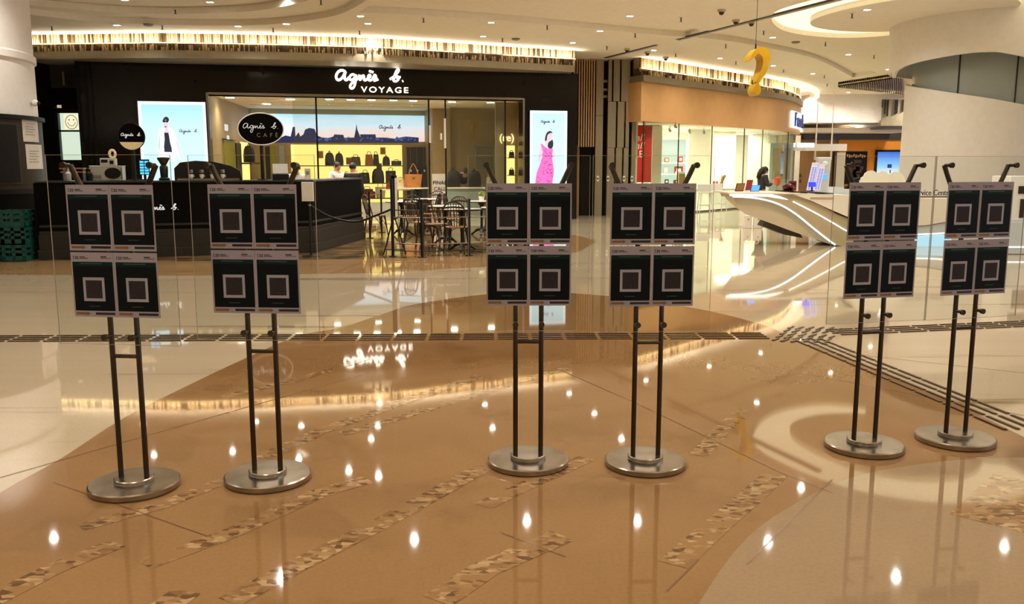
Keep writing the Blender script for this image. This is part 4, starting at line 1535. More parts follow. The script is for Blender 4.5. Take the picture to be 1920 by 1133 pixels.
# display niches on the left wall of the bag shop
LW0, LW1 = FP(S_L, 0.5), FP(SBL, D_BACK)
LWX = (LW1 - LW0).normalized()
LWN = Vector((LWX.y, -LWX.x, 0))
def lw(px, py):
    p = on_plane(px, py, LW0 + LWN * .03, LWN)
    return (p - LW0).dot(LWX), p.z
def lwbox(mb, x0, x1, y0, y1, d0, d1, mi=0):
    a, z1 = lw(x0, y0); b, _ = lw(x1, y0); _, z0 = lw((x0 + x1) / 2, y1)
    mb.obox(LW0 + LWX * a + LWN * d0 + ZV * z0, LWX * (b - a), LWN * (d1 - d0), ZV * (z1 - z0), mi)
e = empty('mirror_panel', LW0 + LWX * 1.0, 'tall olive mirror panel on the left wall of the bag shop', 'mirror')
mat('olive_glass', '#8d8a3c', 0.15); m = MB(); lwbox(m, 419, 439, 262, 345, .0, .05); m.build('glass', ['olive_glass'], e)
m = MB(); lwbox(m, 418, 440, 260, 262, .0, .07); m.build('rail', ['black_metal'], e)
m = MB(); lwbox(m, 441, 450, 268, 345, .0, .06); o = m.build('dark_cabinet', ['store_dark']); tag(o, 'narrow dark glass cabinet beside the olive mirror panel', 'cabinet')
e = empty('display_niche', LW0 + LWX * 3.0, 'yellow lit niche in the left shop wall holding a dark backpack', 'display niche')
m = MB(); lwbox(m, 452, 466, 266, 345, .0, .03); m.build('back_panel', ['lit_yellow'], e)
m = MB(); lwbox(m, 452, 468, 305, 308, .03, .35); m.build('shelf', ['shelf_dark'], e)
a, z = lw(457, 305)
bag('backpack', LW0 + LWX * a + LWN * .2 + ZV * (z + .005), .34, .52, .18, 'bag_black', 'dark backpack on the shelf of the yellow niche left of the oval sign', 'dome')
# panels on the back wall behind the oval sign pole
for x0, x1, y0, mt, nm, l in ((497, 505, 275, 'store_dark', 'wall_panel', 'narrow dark panel right of the oval sign pole'), (506, 516, 274, 'olive_glass', 'mirror_panel', 'olive mirror panel right of the oval sign pole'), (523, 533, 273, 'frosted', 'display_case', 'small pale display case on the rear wall beneath the banner')):
    s0, z1 = fsz(x0, y0, D_BACK - .02); s1, _ = fsz(x1, y0, D_BACK - .02)
    m = MB(); fbox(m, s0, s1, D_BACK - .05, D_BACK - .002, .3, z1); o = m.build(nm, [mt]); tag(o, l, nm.replace('_', ' '))
# lettering on the two side walls
a, z = lw(422, 245)
m = MB(); m.text('NU', .26, LW0 + LWX * a + LWN * .03 + ZV * z, LWX, ZV, .03); m.text('ro', .26, LW0 + LWX * (a + .25) + LWN * .03 + ZV * (z - .24), LWX, ZV, .03)
tag(m.build('wall_lettering', ['letter_soft']), 'small white raised letters on the left wall of the bag shop', 'sign')
s, z = fsz(949, 263)
glow('letter_yellow', '#ffe59a', 1.4)
m = MB(); m.text('(re)', .30, FP(s, .9, z), FX, ZV, .03); tag(m.build('wall_lettering', ['letter_yellow']), 'glowing yellow letters on the right side wall of the bag shop', 'sign')
m = MB(); fbox(m, s - .1, s + .75, .93, 1.0, 0, Z_OPEN); struct(m, 'wall_inner', ['store_wall'])
s0, z1 = fsz(950, 273, .9); s1, _ = fsz(965, 273, .9)
e = empty('display_niche', FP(s0, .9, .2), 'yellow lit niche by the right jamb of the bag shop', 'display niche')
m = MB(); fbox(m, s0, s1, .89, .92, .2, z1); m.build('back_panel', ['lit_yellow'], e)
for z in (1.25, 1.75):
    m = MB(); fbox(m, s0, s1, .70, .89, z - .02, z); m.build('shelf', ['shelf_dark'], e)
for z, l in ((1.25, 'small black bag on the lower shelf of the right jamb niche'), (1.75, 'small black bag on the upper shelf of the right jamb niche')):
    bag('handbag', FP((s0 + s1) / 2, .79, z + .002), .16, .16, .1, 'bag_black', l, 'trap')
# mid floor display tables and goods
def rtable(p, r, h, label):
    e = empty('display_table', p, label, 'table')
    m = MB(); m.lathe([(r, h - .03), (r, h)], p, 32); m.build('table_top', ['white_gloss'], e)
    m = MB(); m.lathe([(.25, 0), (.03, .03), (.03, h - .03)], p, 16); m.build('pedestal', ['steel'], e)
def fpx(px, d): return FP(fsz(px, 330, d)[0], d)
p = fpx(772, 2.6); rtable(p, .55, .86, 'white display table under the peach tote in the bag shop')
bag('tote_bag', p + Vector((.05, 0, .862)), .52, .40, .22, 'bag_tan', 'peach coloured tote with tall handles on the display table', 'tote')
bag('handbag', p + Vector((-.38, .1, .862)), .26, .26, .14, 'bag_cream', 'cream handbag beside the peach tote', 'trap')
p = fpx(745, 3.4); rtable(p, .5, .80, 'white display table in the bag shop behind the tall stand')
bag('handbag', p + Vector((.1, 0, .802)), .36, .28, .16, 'bag_tan', 'yellow tan handbag on the rear display table', 'trap'); bag('handbag', p + Vector((-.22, -.1, .802)), .26, .18, .14, 'bag_red', 'small red handbag on the rear display table', 'trap')
p = fpx(867, 3.0)
e = empty('display_plinth', p, 'pale glass fronted display plinth in the right half of the bag shop', 'display stand')
m = MB(); fbox(m, (p - FA).dot(FX) - .62, (p - FA).dot(FX) + .62, 2.7, 3.3, 0, .82); m.build('body', ['frosted'], e); m = MB(); fbox(m, (p - FA).dot(FX) - .65, (p - FA).dot(FX) + .65, 2.65, 3.35, .82, .86); m.build('top', ['white_gloss'], e)
bag('backpack', fpx(850, 2.95) + ZV * .862, .42, .52, .2, 'bag_black', 'black backpack with pale piping on the display plinth, left of the staff', 'dome')
bag('backpack', fpx(889, 2.95) + ZV * .862, .42, .50, .2, 'bag_black', 'black backpack with pale piping on the display plinth, right of the staff', 'dome')
p = fpx(930, 3.2); rtable(p, .38, .80, 'white display table at the right of the bag shop')
bag('tote_bag', p + Vector((.1, 0, .802)), .34, .34, .16, 'bag_white', 'white tote with red lining on the right display table', 'tote'); bag('handbag', p + Vector((-.2, 0, .802)), .22, .36, .16, 'bag_cream', 'cream bucket bag on the right display table', 'trap')
# framed vitrine on the right part of the rear wall
s0, z1 = fsz(890, 272, 4.38); s1, z0 = fsz(928, 320, 4.38)
e = empty('wall_vitrine', FP((s0 + s1) / 2, 4.38, z0), 'grey framed glass vitrine on the right rear wall of the bag shop', 'display case')
m = MB()
for r in ((s0, s1, z0, z0 + .04), (s0, s1, z1 - .04, z1), (s0, s0 + .04, z0, z1), (s1 - .04, s1, z0, z1)): fbox(m, r[0], r[1], 4.34, 4.4, r[2], r[3])
m.build('frame', ['frosted'], e); m = MB(); fbox(m, s0 + .04, s1 - .04, 4.385, 4.397, z0 + .04, z1 - .04); m.build('pane', ['grey_panel'], e)
# final call board
s0, z1 = fsz(810, 326, .6); s1, _ = fsz(838, 326, .6)
e = empty('sign_board', FP((s0 + s1) / 2, .6, 0), 'white FINAL CALL sign board standing at the bag shop entrance', 'sign')
zb = .45
m = MB(); fbox(m, s0, s1, .58, .61, zb, z1); m.build('board', ['white_matt'], e)
m = MB(); m.text('FINAL', .15, FP((s0 + s1) / 2, .57, z1 - .30), FX, ZV, .01, align='CENTER'); m.text('CALL', .15, FP((s0 + s1) / 2, .57, z1 - .47), FX, ZV, .01, align='CENTER'); m.build('lettering', ['print_black'], e)
m = MB(); fbox(m, (s0 + s1) / 2 - .02, (s0 + s1) / 2 + .02, .61, .65, 0, zb + .2); fbox(m, s0 + .05, s1 - .05, .5, .75, 0, .02); m.build('foot', ['black_metal'], e)
# glass front of the bag shop
for i, (x0, x1) in enumerate(((552, 596), (596, 805), (836, 947))):
    s0, s1 = fsz(x0, 300, .25)[0], fsz(x1, 300, .25)[0]
    m = MB(); fbox(m, s0, s1, .25, .262, 0.004, Z_OPEN)
    o = struct(m, f'window_{i + 3}', ['clear_glass'])
    m = MB()
    for s in ((s0, s1) if i else (s1,)): fbox(m, s - .022, s + .022, .235, .28, 0.004, Z_OPEN)
    struct(m, 'window_frame', ['black_metal'], o)
for px, y0, y1 in ((834, 222, 278), (827, 250, 262), (806, 235, 268)):
    s, z1 = fsz(px, y0, .2); _, z0 = fsz(px, y1, .2)
    m = MB(); m.tube([FP(s, .2, z0), FP(s, .2, z1)], .03, 8); m.tube([FP(s, .2, z0 + .05), FP(s, .25, z0 + .05)], .012, 6); m.tube([FP(s, .2, z1 - .05), FP(s, .25, z1 - .05)], .012, 6)
    tag(m.build('door_pull', ['white_gloss']), {834: 'long vertical pull handle on the glass by the wall pier', 827: 'short pull handle on the glass by the wall pier', 806: 'vertical pull handle at the right end of the banner'}[px], 'door handle')
# ---------------------------------------------------------------- people
mat('skin', '#c99a78', 0.55, var=0.05); mat('hair_dark', '#17110e', 0.5); mat('cloth_black', '#121113', 0.8); mat('cloth_white', '#e8e2da', 0.8); mat('cloth_grey', '#3a3d42', 0.85); mat('mask_pale', '#e9e6e2', 0.8)
mat('trouser_dark', '#1a1a1d', 0.85); mat('shoe_black', '#0d0c0b', 0.5)
def skin_mesh(verts, edges, radii, mt, name, extra=None, sub=2, root=0):
    me = bpy.data.meshes.new(name)
    me.from_pydata([Vector(v) for v in verts], edges, [])
    ob = bpy.data.objects.new(name, me)
    COL.objects.link(ob)
    ob.modifiers.new('s', 'SKIN')
    for i, r in enumerate(radii):
        d = me.skin_vertices[0].data[i]
        d.radius = r if isinstance(r, tuple) else (r, r)
        d.use_root = (i == root)
    sd = ob.modifiers.new('d', 'SUBSURF')
    sd.levels = sd.render_levels = sub
    m2 = bpy.data.meshes.new_from_object(ob.evaluated_get(bpy.context.evaluated_depsgraph_get()))
    bpy.data.objects.remove(ob)
    bpy.data.meshes.remove(me)
    mb = MB()
    mb.add([v.co.copy() for v in m2.vertices], [tuple(p.vertices) for p in m2.polygons], 0, True)
    bpy.data.meshes.remove(m2)
    if extra: extra(mb)
    return mb

def person(loc, yaw, hgt, label, bend=0.0, armL=None, armR=None, nod=0.0, top='cloth_black', hair='long', mask=False, collar=None):
    """figure facing -Y before the turn; bend and nod in radians, arms as (elbow, wrist) offsets from the shoulder"""
    k = hgt / 1.68
    e = empty('person', (0, 0, 0), label, 'person')
    hip = Vector((0, 0, .93))
    Rb = Matrix.Rotation(bend, 3, 'X')
    def T(v): return hip + Rb @ (Vector(v) - hip)
    neck = T((0, .005, 1.43))
    Rn = Rb @ Matrix.Rotation(nod, 3, 'X')
    def Hd(v): return neck + Rn @ (Vector(v) - Vector((0, .005, 1.43)))
    armL = armL or ((.05, .02, -.29), (.04, -.05, -.54))
    armR = armR or ((-.05, .02, -.29), (-.04, -.05, -.54))
    V = [hip, T((0, 0, 1.08)), T((0, .0, 1.25)), T((0, .0, 1.37)), neck, Hd((0, 0, 1.50)), Hd((0, -.012, 1.58)), Hd((0, 0, 1.645))]
    E = [(0, 1), (1, 2), (2, 3), (3, 4), (4, 5), (5, 6), (6, 7)]
    R = [(.14, .10), (.125, .09), (.145, .10), (.12, .085), (.052, .052), (.066, .078), (.073, .088), (.055, .065)]
    hands = []
    for s, arm in ((1, armL), (-1, armR)):
        sh = T((s * .165, 0, 1.375))
        el, wr = sh + Rb @ Vector(arm[0]), sh + Rb @ Vector(arm[1])
        i = len(V)
        V += [sh, el, wr, wr + (wr - el).normalized() * .075]
        E += [(3, i), (i, i + 1), (i + 1, i + 2), (i + 2, i + 3)]
        R += [.056, .042, .027, (.036, .018)]
        hands.append((wr, (wr - el).normalized(), s))
    for s in (1, -1):
        i = len(V)
        V += [(s * .09, 0, .84), (s * .095, -.01, .49), (s * .095, .02, .09), (s * .10, -.10, .035), (s * .10, -.17, .03)]
        E += [(0, i), (i, i + 1), (i + 1, i + 2), (i + 2, i + 3), (i + 3, i + 4)]
        R += [.085, .058, .04, (.04, .03), (.032, .022)]
    def extra(mb):
        mb.ball(Hd((0, -.105, 1.545)), (.014, .022, .02), 8)
        for s in (1, -1):
            mb.ball(Hd((s * .078, 0, 1.55)), (.012, .02, .03), 8)
        for wr, d, s in hands:
            side = d.orthogonal().normalized()
            b = d.cross(side)
            for j, ln in enumerate((.062, .072, .068, .052)):
                a = wr + d * .10 + side * (.026 - .0175 * j)
                mb.tube([a, a + d * ln * .5 + b * .006, a + d * ln + b * .022], [.009, .0085, .006], 6)
            a = wr + d * .045 + side * .034
            mb.tube([a, a + d * .03 + side * .02 + b * .012, a + d * .055 + side * .022 + b * .026], [.011, .009, .007], 6)
    body = skin_mesh(V, E, R, 'skin', 'body', extra)
    body.build('body', ['skin'], e, loc=(0, 0, 0))
    # clothing follows the same bones, a little fuller
    sV, sE, sR = [V[0], V[1], V[2], V[3], T((0, .003, 1.40))], [(0, 1), (1, 2), (2, 3), (3, 4)], [(.158, .118), (.146, .108), (.162, .118), (.135, .10), (.075, .075)]
    for s, i in ((1, 8), (-1, 12)):
        j = len(sV)
        sV += [V[i], V[i + 1], V[i + 1].lerp(V[i + 2], .9)]
        sE += [(3, j), (j, j + 1), (j + 1, j + 2)]
        sR += [.074, .058, .044]
    skin_mesh(sV, sE, sR, top, 'jacket').build('jacket', [top], e, loc=(0, 0, 0))
    tV, tE, tR = [hip], [], [(.155, .116)]
    for s, i in ((1, 16), (-1, 21)):
        j = len(tV)
        tV += [V[i], V[i + 1], Vector(V[i + 2]) + Vector((0, 0, .02))]
        tE += [(0, j), (j, j + 1), (j + 1, j + 2)]
        tR += [.10, .074, .06]
    skin_mesh(tV, tE, tR, 'trouser_dark', 'trousers').build('trousers', ['trouser_dark'], e, loc=(0, 0, 0))
    for s, i in ((1, 16), (-1, 21)):
        m = MB(); m.ball(Vector(V[i + 3]) + Vector((0, -.005, .005)), (.052, .125, .04), 12); m.build('shoe', ['shoe_black'], e)
    m = MB()
    cap = []
    n = 18
    vs, fs = [], []
    for a in range(9):
        th = pi / 2 - a * pi / 12
        for b in range(n):
            ph = 2 * pi * b / n
            front = max(0, -sin(ph))
            th2 = max(th, radians(18) * front + radians(-60) * (1 - front))
            vs.append(Hd((.084 * cos(th2) * cos(ph), .008 + .102 * cos(th2) * sin(ph), 1.575 + .098 * sin(th2))))
    for a in range(8):
        for b in range(n):
            fs.append((a * n + b, a * n + (b + 1) % n, (a + 1) * n + (b + 1) % n, (a + 1) * n + b))
    m.add(vs, fs, 0, True)
    if hair == 'long':
        m.tube([Hd((0, .06, 1.60)), Hd((0, .085, 1.50)), Hd((0, .085, 1.38)), Hd((0, .09, 1.26))], [.06, .085, .08, .04], 10)
        for s in (1, -1): m.tube([Hd((s * .06, .02, 1.60)), Hd((s * .078, .03, 1.50)), Hd((s * .07, .02, 1.38))], [.03, .032, .012], 8)
    elif hair == 'bun':
        m.ball(Hd((0, .10, 1.64)), (.045, .045, .045), 10)
    m.build('hair', ['hair_dark'], e)
    m = MB()
    for s in (1, -1): m.ball(Hd((s * .03, -.088, 1.572)), (.012, .006, .006), 8)
    m.box(Hd((0, -.092, 1.502)), (.04, .006, .008))
    m.build('eyes', ['hair_dark'], e)
    if mask:
        m = MB(); m.ball(Hd((0, -.075, 1.52)), (.06, .042, .05), 12); m.build('face_mask', ['mask_pale'], e)
    if collar:
        m = MB(); m.tube([T((.06, -.10, 1.40)), T((.0, -.115, 1.30)), T((-.06, -.10, 1.40))], .02, 6); m.build('collar', [collar], e)
    e.scale = (k, k, k)
    e.location = loc
    e.rotation_euler = (0, 0, yaw)
    return e

# ---------------------------------------------------------------- cafe counter
mat('counter_black', '#080706', 0.6, var=0.1, spec=0.05); mat('counter_base', '#2b2823', 0.4, var=0.1, spec=0.25); mat('counter_top', '#1a1815', 0.2)
mat('wood_dark', '#2b2118', 0.5, spec=0.25, var=0.2, scale=4, stretch=(2, 2, 0.4)); mat('crate_teal', '#0b4d43', 0.5); mat('paper_white', '#cfc8bd', 0.7); mat('machine_grey', '#b5b0a6', 0.35); mat('ring_cream', '#ecdfae', 0.6)
KA, KB, KC = at_z(72, 488), at_z(592, 474), at_z(686, 447.5)
KX1 = (KB - KA).normalized()
KX2 = (KC - KB).normalized()
KN1 = Vector((-KX1.y, KX1.x, 0))
KN2 = Vector((-KX2.y, KX2.x, 0))
KTOP = 1.27
e = empty('cafe_counter', (KA + KB) / 2, 'long black cafe counter with grey stepped base behind the two left stands', 'counter')
LA, LB = (KB - KA).length, (KC - KB).length
def k1(s, d, z): return KA + KX1 * s + KN1 * d + ZV * z
def k2(s, d, z): return KB + KX2 * s + KN2 * d + ZV * z
m = MB(); m.obox(k1(0, .06, 0), KX1 * (LA - .06), KN1 * .7, ZV * (KTOP - .03)); m.obox(k2(.06, .06, 0), KX2 * (LB - .12), KN2 * .42, ZV * (KTOP - .03)); m.build('body', ['counter_black'], e)
m = MB()
for ins, z0, z1 in ((.0, 0, .16), (.02, .16, .40), (.035, .40, .46), (.045, .52, .56)):
    m.obox(k1(ins, ins, z0), KX1 * (LA - 2 * ins), KN1 * .3, ZV * (z1 - z0))
    m.obox(k2(ins, ins, z0), KX2 * (LB - 2 * ins), KN2 * .3, ZV * (z1 - z0))
m.build('stepped_base', ['counter_base'], e, bev=.006)
m = MB(); m.obox(k1(.03, .03, KTOP - .03), KX1 * (LA - .03), KN1 * .76, ZV * .03); m.obox(k2(.03, .03, KTOP - .03), KX2 * (LB - .06), KN2 * .48, ZV * .03); m.build('worktop', ['counter_top'], e, bev=.004)
def k1px(px, py):
    p = on_plane(px, py, KA + KN1 * .055, KN1); return (p - KA).dot(KX1), p.z
s, z = k1px(334, 393); sL, _ = k1px(267, 393)
m = MB(); pen_sign(m, k1(sL, .05, z), KX1, ZV, (s - sL) / 7.1, .009); m.build('lettering', ['letter_soft'], e)
def on_top(px, d, z=KTOP):
    """point on the front counter's worktop at pixel column px and d metres behind its face"""
    p = on_plane(px, 330, KA + KN1 * d, KN1)
    return Vector((p.x, p.y, z + .002))
YAWK = atan2(KX1.y, KX1.x)
def kbox(mb, c, size, mi=0): return mb.box(c, size, mi, YAWK)
# oven
p = on_top(203, .45)
e = empty('countertop_oven', p, 'grey countertop oven with dark round window on the black counter', 'oven')
m = MB(); kbox(m, p + ZV * .12, (.50, .38, .235)); kbox(m, p + ZV * .24, (.52, .40, .012)); m.build('body', ['machine_grey'], e, bev=.008)
Rk = Matrix.Rotation(YAWK, 3, 'Z')
m = MB(); m.prism([p + Rk @ Vector((.10 + .125 * cos(a), -.195, .12 + .092 * sin(a))) for a in [2 * pi * i / 28 for i in range(28)]], Rk @ Vector((0, -.008, 0))); m.build('window', ['black'], e)
for i in range(5):
    m = MB(); m.cyl(p + Rk @ Vector((.233, -.19, .05 + .035 * i)), p + Rk @ Vector((.233, -.205, .05 + .035 * i)), .011, 10); m.build('knob', ['smoked'], e)
m = MB()
for i in range(6): kbox(m, p + Rk @ Vector((-.2 + .022 * i, -.192, .06)), (.008, .006, .06))
m.build('vent', ['smoked'], e)
m = MB(); kbox(m, p + Rk @ Vector((.02, 0, .31)), (.24, .22, .12)); o = empty('till_printer', p + ZV * .247, 'small pale till printer standing on the grey oven', 'printer'); m.build('body', ['machine_grey'], o, bev=.01)
m = MB(); kbox(m, p + Rk @ Vector((-.03, -.112, .32)), (.10, .006, .05)); kbox(m, p + Rk @ Vector((.08, -.112, .30)), (.06, .006, .06)); m.build('paper_slot', ['black'], o)
m = MB(); c = p + Rk @ Vector((.09, -.02, .44)); m.tube([c + Rk @ Vector((.045 * cos(a) , 0, .062 * sin(a))) for a in [2 * pi * i / 20 for i in range(20)]], .022, 8, closed=True)
tag(m.build('paper_roll', ['ring_cream']), 'cream ring shaped roll standing on the till printer', 'roll')
# espresso machine
p = on_top(392, .42)
e = empty('espresso_machine', p, 'wide dark espresso machine on the counter left of the oval sign', 'coffee machine')
m = MB()
prof = [(-.55, 0), (-.55, .20), (-.45, .30), (-.2, .33), (.1, .31), (.38, .24), (.52, .16), (.55, 0)]
m.prism([p + Rk @ Vector((x, -.15, z)) for x, z in prof], Rk @ Vector((0, .42, 0))); m.build('body', ['black_metal'], e, bev=.01)
for i in range(4):
    q = p + Rk @ Vector((-.28 + .17 * i, -.21, .02))
    m = MB(); m.lathe([(.03, 0.10), (.045, .11), (.045, .15), (.03, .16)], q, 14); m.tube([q + ZV * .12, q + Rk @ Vector((0, -.14, .11))], .012, 8); m.build('group_head', ['steel'], e)
m = MB(); kbox(m, p + Rk @ Vector((0, -.22, .015)), (1.0, .20, .03)); m.build('drip_tray', ['steel'], e)
for i in range(4):
    q = p + Rk @ Vector((-.28 + .17 * i, -.22, .032))
    m = MB(); m.lathe([(.022, 0), (.034, .03), (.036, .07)], q, 14); o = m.build('espresso_cup', ['white_gloss'])
    m = MB(); c = q + Rk @ Vector((.036, 0, .04)); m.tube([c + Rk @ Vector((.014 * cos(a), 0, .018 * sin(a))) for a in [2 * pi * j / 10 for j in range(10)]], .004, 6, closed=True); m.build('handle', ['white_gloss'], o)
    tag(o, 'white espresso cup on the drip tray of the dark machine', 'cup', 'cups on the espresso machine')
# steam arm and grinder
p = on_top(308, .40)
e = empty('coffee_grinder', p, 'dark coffee grinder standing left of the espresso machine', 'coffee grinder')
m = MB(); m.lathe([(.09, 0), (.09, .03), (.06, .05), (.07, .22), (.05, .25)], p, 18); m.build('body', ['black_metal'], e)
m = MB(); m.lathe([(.04, .25), (.10, .36), (.10, .38), (.03, .39)], p, 18); m.build('hopper', ['smoked'], e)
# small blue till screen beyond the oven
glow('till_blue', '#4fc3ff', 1.1)
p = on_top(272, .3)
e = empty('till_screen', p, 'small blue lit till screen beside the round sign', 'screen')
m = MB(); kbox(m, p + ZV * .22, (.16, .02, .26)); kbox(m, p + ZV * .05, (.04, .04, .10)); kbox(m, p + ZV * .01, (.16, .12, .02)); m.build('housing', ['black'], e)
m = MB()
for i in range(5):
    for j in range(2): kbox(m, p + Rk @ Vector((-.04 + .075 * j, -.012, .12 + .047 * i)), (.062, .004, .034))
m.build('keys', ['till_blue'], e)
# slanted till by the oval sign
p = on_top(526, .35)
e = empty('till', p, 'black till with grey slanted screen on the counter right of the sign pole', 'till')
m = MB(); kbox(m, p + ZV * .05, (.28, .30, .10)); m.build('body', ['black'], e, bev=.008)
m = MB(); m.box(p + ZV * .19, (.26, .02, .19), 0, YAWK, radians(-28)); m.build('screen', ['machine_grey'], e)
p = on_top(577, .30)
m = MB(); kbox(m, p + ZV * .11, (.10, .012, .17)); kbox(m, p + ZV * .012, (.11, .08, .024)); o = m.build('menu_stand', ['paper_white']); tag(o, 'small white acrylic card stand on the counter corner', 'card')
m = MB(); kbox(m, p + Rk @ Vector((0, -.008, .12)), (.06, .003, .06)); m.build('print', ['lip_grey'], o)
# wooden tray and jars at the far left end
p = on_top(138, .5)
e = empty('wooden_tray', p, 'pale wooden tray rack at the left end of the counter', 'tray')
m = MB(); kbox(m, p + ZV * .20, (.36, .30, .02)); kbox(m, p + ZV * .14, (.34, .28, .02)); m.build('board', ['bag_tan'], e)
for sx in (-.15, .15): m = MB(); kbox(m, p + Rk @ Vector((sx, 0, .10)), (.03, .25, .20)); m.build('leg', ['black'], e)
for px, l in ((128, 'small clear jar at the left end of the counter'), (168, 'dark bottle standing just left of the grey oven')):
    q = on_top(px, .2)
    m = MB(); m.lathe([(.04, 0), (.045, .02), (.045, .12), (.02, .15), (.02, .19)], q, 14); o = m.build('bottle', ['machine_grey' if px < 150 else 'black']); m = MB(); m.lathe([(.024, .19), (.024, .215)], q, 12); m.build('lid', ['steel'], o); tag(o, l, 'bottle')
# round and oval cafe signs
def disc_sign(px, py, w_px, h_px, d, thick, name, label, sub, cream=False):
    c = on_plane(px, py, KA + KN1 * d, KN1)
    w_ = abs((on_plane(px + w_px / 2, py, KA + KN1 * d, KN1) - c).dot(KX1)); h_ = (on_plane(px, py - h_px / 2, KA + KN1 * d, KN1) - c).z
    e = empty(name, Vector((c.x, c.y, KTOP)), label, 'sign')
    n = 56
    ring = [c + KX1 * w_ * cos(2 * pi * i / n) + ZV * h_ * sin(2 * pi * i / n) for i in range(n)]
    m = MB(); m.prism(ring, KN1 * thick, 0, True); m.build('board', ['counter_black'], e, bev=.006)
    m = MB(); m.tube([q + KN1 * .004 for q in ring], .010, 8, closed=True); m.build('rim', ['white_gloss'] if not cream else ['black'], e)
    m = MB(); sc_ = w_ * 1.52 / 7.1; pen_sign(m, c + KX1 * (-w_ * .77) - KN1 * .008 + ZV * h_ * .04, KX1, ZV, sc_, .0045 if not cream else .004)
    m.build('lettering', ['letter_soft'], e)
    if sub: m = MB(); m.text(sub, h_ * .36, c + KX1 * (-w_ * .2) - KN1 * .004 + ZV * (-h_ * .50), KX1, ZV, .006, space=1.9); m.build('small_lettering', ['lip_grey'], e)
    if cream:
        m = MB(); P = [c + KX1 * w_ * cos(a) + ZV * h_ * sin(a) for a in [radians(205 + 130 * i / 20) for i in range(21)]]; m.prism([q - KN1 * .004 for q in P], KN1 * -.004); m.build('cream_panel', ['ring_cream'], e)
    m = MB(); m.tube([Vector((c.x, c.y, KTOP)) + KN1 * thick * .5, c + KN1 * thick * .5 - ZV * h_ * .95], .032, 12); m.lathe([(.10, KTOP), (.10, KTOP + .015)], (c + KN1 * thick * .5) * 1 - ZV * c.z, 20); m.build('pole', ['black_metal'], e)
    return e
disc_sign(489, 242, 85, 60, .45, .07, 'oval_sign', 'black oval agnès b. CAFÉ sign on a pole over the counter', 'CAFÉ')
disc_sign(246, 256, 49, 50, .55, .16, 'round_sign', 'thick black round sign with cream lower panel above the oven', None, True)
# clad foot of the left column, notices, cctv
CX0, CY0 = COLX, COLY
RC = 2.17
e = empty('cladding_cabinet', (CX0, CY0, 0), 'curved dark brown cabinet wrapped round the foot of the left column', 'cabinet')
m = MB(); m.lathe([(RC, 0), (RC, 2.30)], (CX0, CY0, 0), 96); m.build('body', ['wood_dark'], e, loc=(CX0, CY0, 0))
m = MB(); m.lathe([(RC + .05, 2.30), (RC + .05, 2.37), (RC - .05, 2.375)], (CX0, CY0, 0), 96); m.build('top_rim', ['black'], e)
m = MB(); m.lathe([(RC + .02, 1.04), (RC + .02, 1.12)], (CX0, CY0, 0), 96); m.build('band', ['black'], e)
m = MB(); m.lathe([(RC + .004, .02), (RC + .004, 1.03)], (CX0, CY0, 0), 96); m.build('lower_panel', ['counter_black'], e)
def round_hit(px, py, R):
    d = ray(px, py); a = d.x ** 2 + d.y ** 2; b = -2 * (d.x * CX0 + d.y * CY0); c = CX0 ** 2 + CY0 ** 2 - R * R
    t = (-b - sqrt(max(0, b * b - 4 * a * c))) / (2 * a)
    return d * t + Vector((0, 0, CAMH))
def curved_patch(px0, px1, py0, py1, R, th):
    m = MB(); n = 8
    a0 = round_hit(px0, (py0 + py1) / 2, R); a1 = round_hit(px1, (py0 + py1) / 2, R)
    t0, t1 = atan2(a0.y - CY0, a0.x - CX0), atan2(a1.y - CY0, a1.x - CX0)
    z1, z0 = round_hit((px0 + px1) / 2, py0, R).z, round_hit((px0 + px1) / 2, py1, R).z
    pts = [(CX0 + (R + th) * cos(t0 + (t1 - t0) * i / n), CY0 + (R + th) * sin(t0 + (t1 - t0) * i / n)) for i in range(n + 1)]
    m.ribbon(pts, z0, z1, th)
    return m
m = curved_patch(-60, 33, 232, 343, RC, .02); m.build('dark_screen', ['black'], e)
m = curved_patch(-64, 37, 228, 347, RC, .012); m.build('screen_frame', ['smoked'], e)
for r, l in (((42, 71, 220, 266), 'upper white notice sheet taped on the dark brown cabinet'), ((49, 79, 271, 317), 'lower white notice sheet taped on the dark brown cabinet')):
    o = curved_patch(*r, RC, .003).build('notice_sheet', ['paper_white']); tag(o, l, 'notice')
    x0, x1, y0, y1 = r
    m = MB()
    for i in range(5):
        q = curved_patch(x0 + 6, x1 - 6 - 4 * (i % 2), y0 + 12 + 5 * i, y0 + 13.2 + 5 * i, RC, .005); m.add(q.v, q.f)
    m.build('print', ['lip_grey'], o)
p = round_hit(62, 193, 2.15)
nr = Vector((p.x - CX0, p.y - CY0, 0)).normalized()
e = empty('dome_camera', p, 'white dome security camera on the left column above the brown cabinet', 'camera')
m = MB(); m.ball(p + nr * .03, (.06, .06, .06), 14); m.build('housing', ['plaster_white'], e); m = MB(); m.ball(p + nr * .065 + ZV * -.01 + Vector((.02, 0, 0)), (.035, .035, .035), 12); m.build('dome', ['black'], e)
p = round_hit(99, 203, 2.2) + Vector((.12, 0, .03))
m = MB(); m.box(p, (.07, .12, .05), 0, .5); o = m.build('wall_light', ['white_matt']); m = MB(); m.cyl(p - Vector((.10, 0, .03)), p, .012, 8); m.build('bracket', ['black'], o); tag(o, 'tiny white lamp on the rim of the dark brown cabinet', 'wall light')
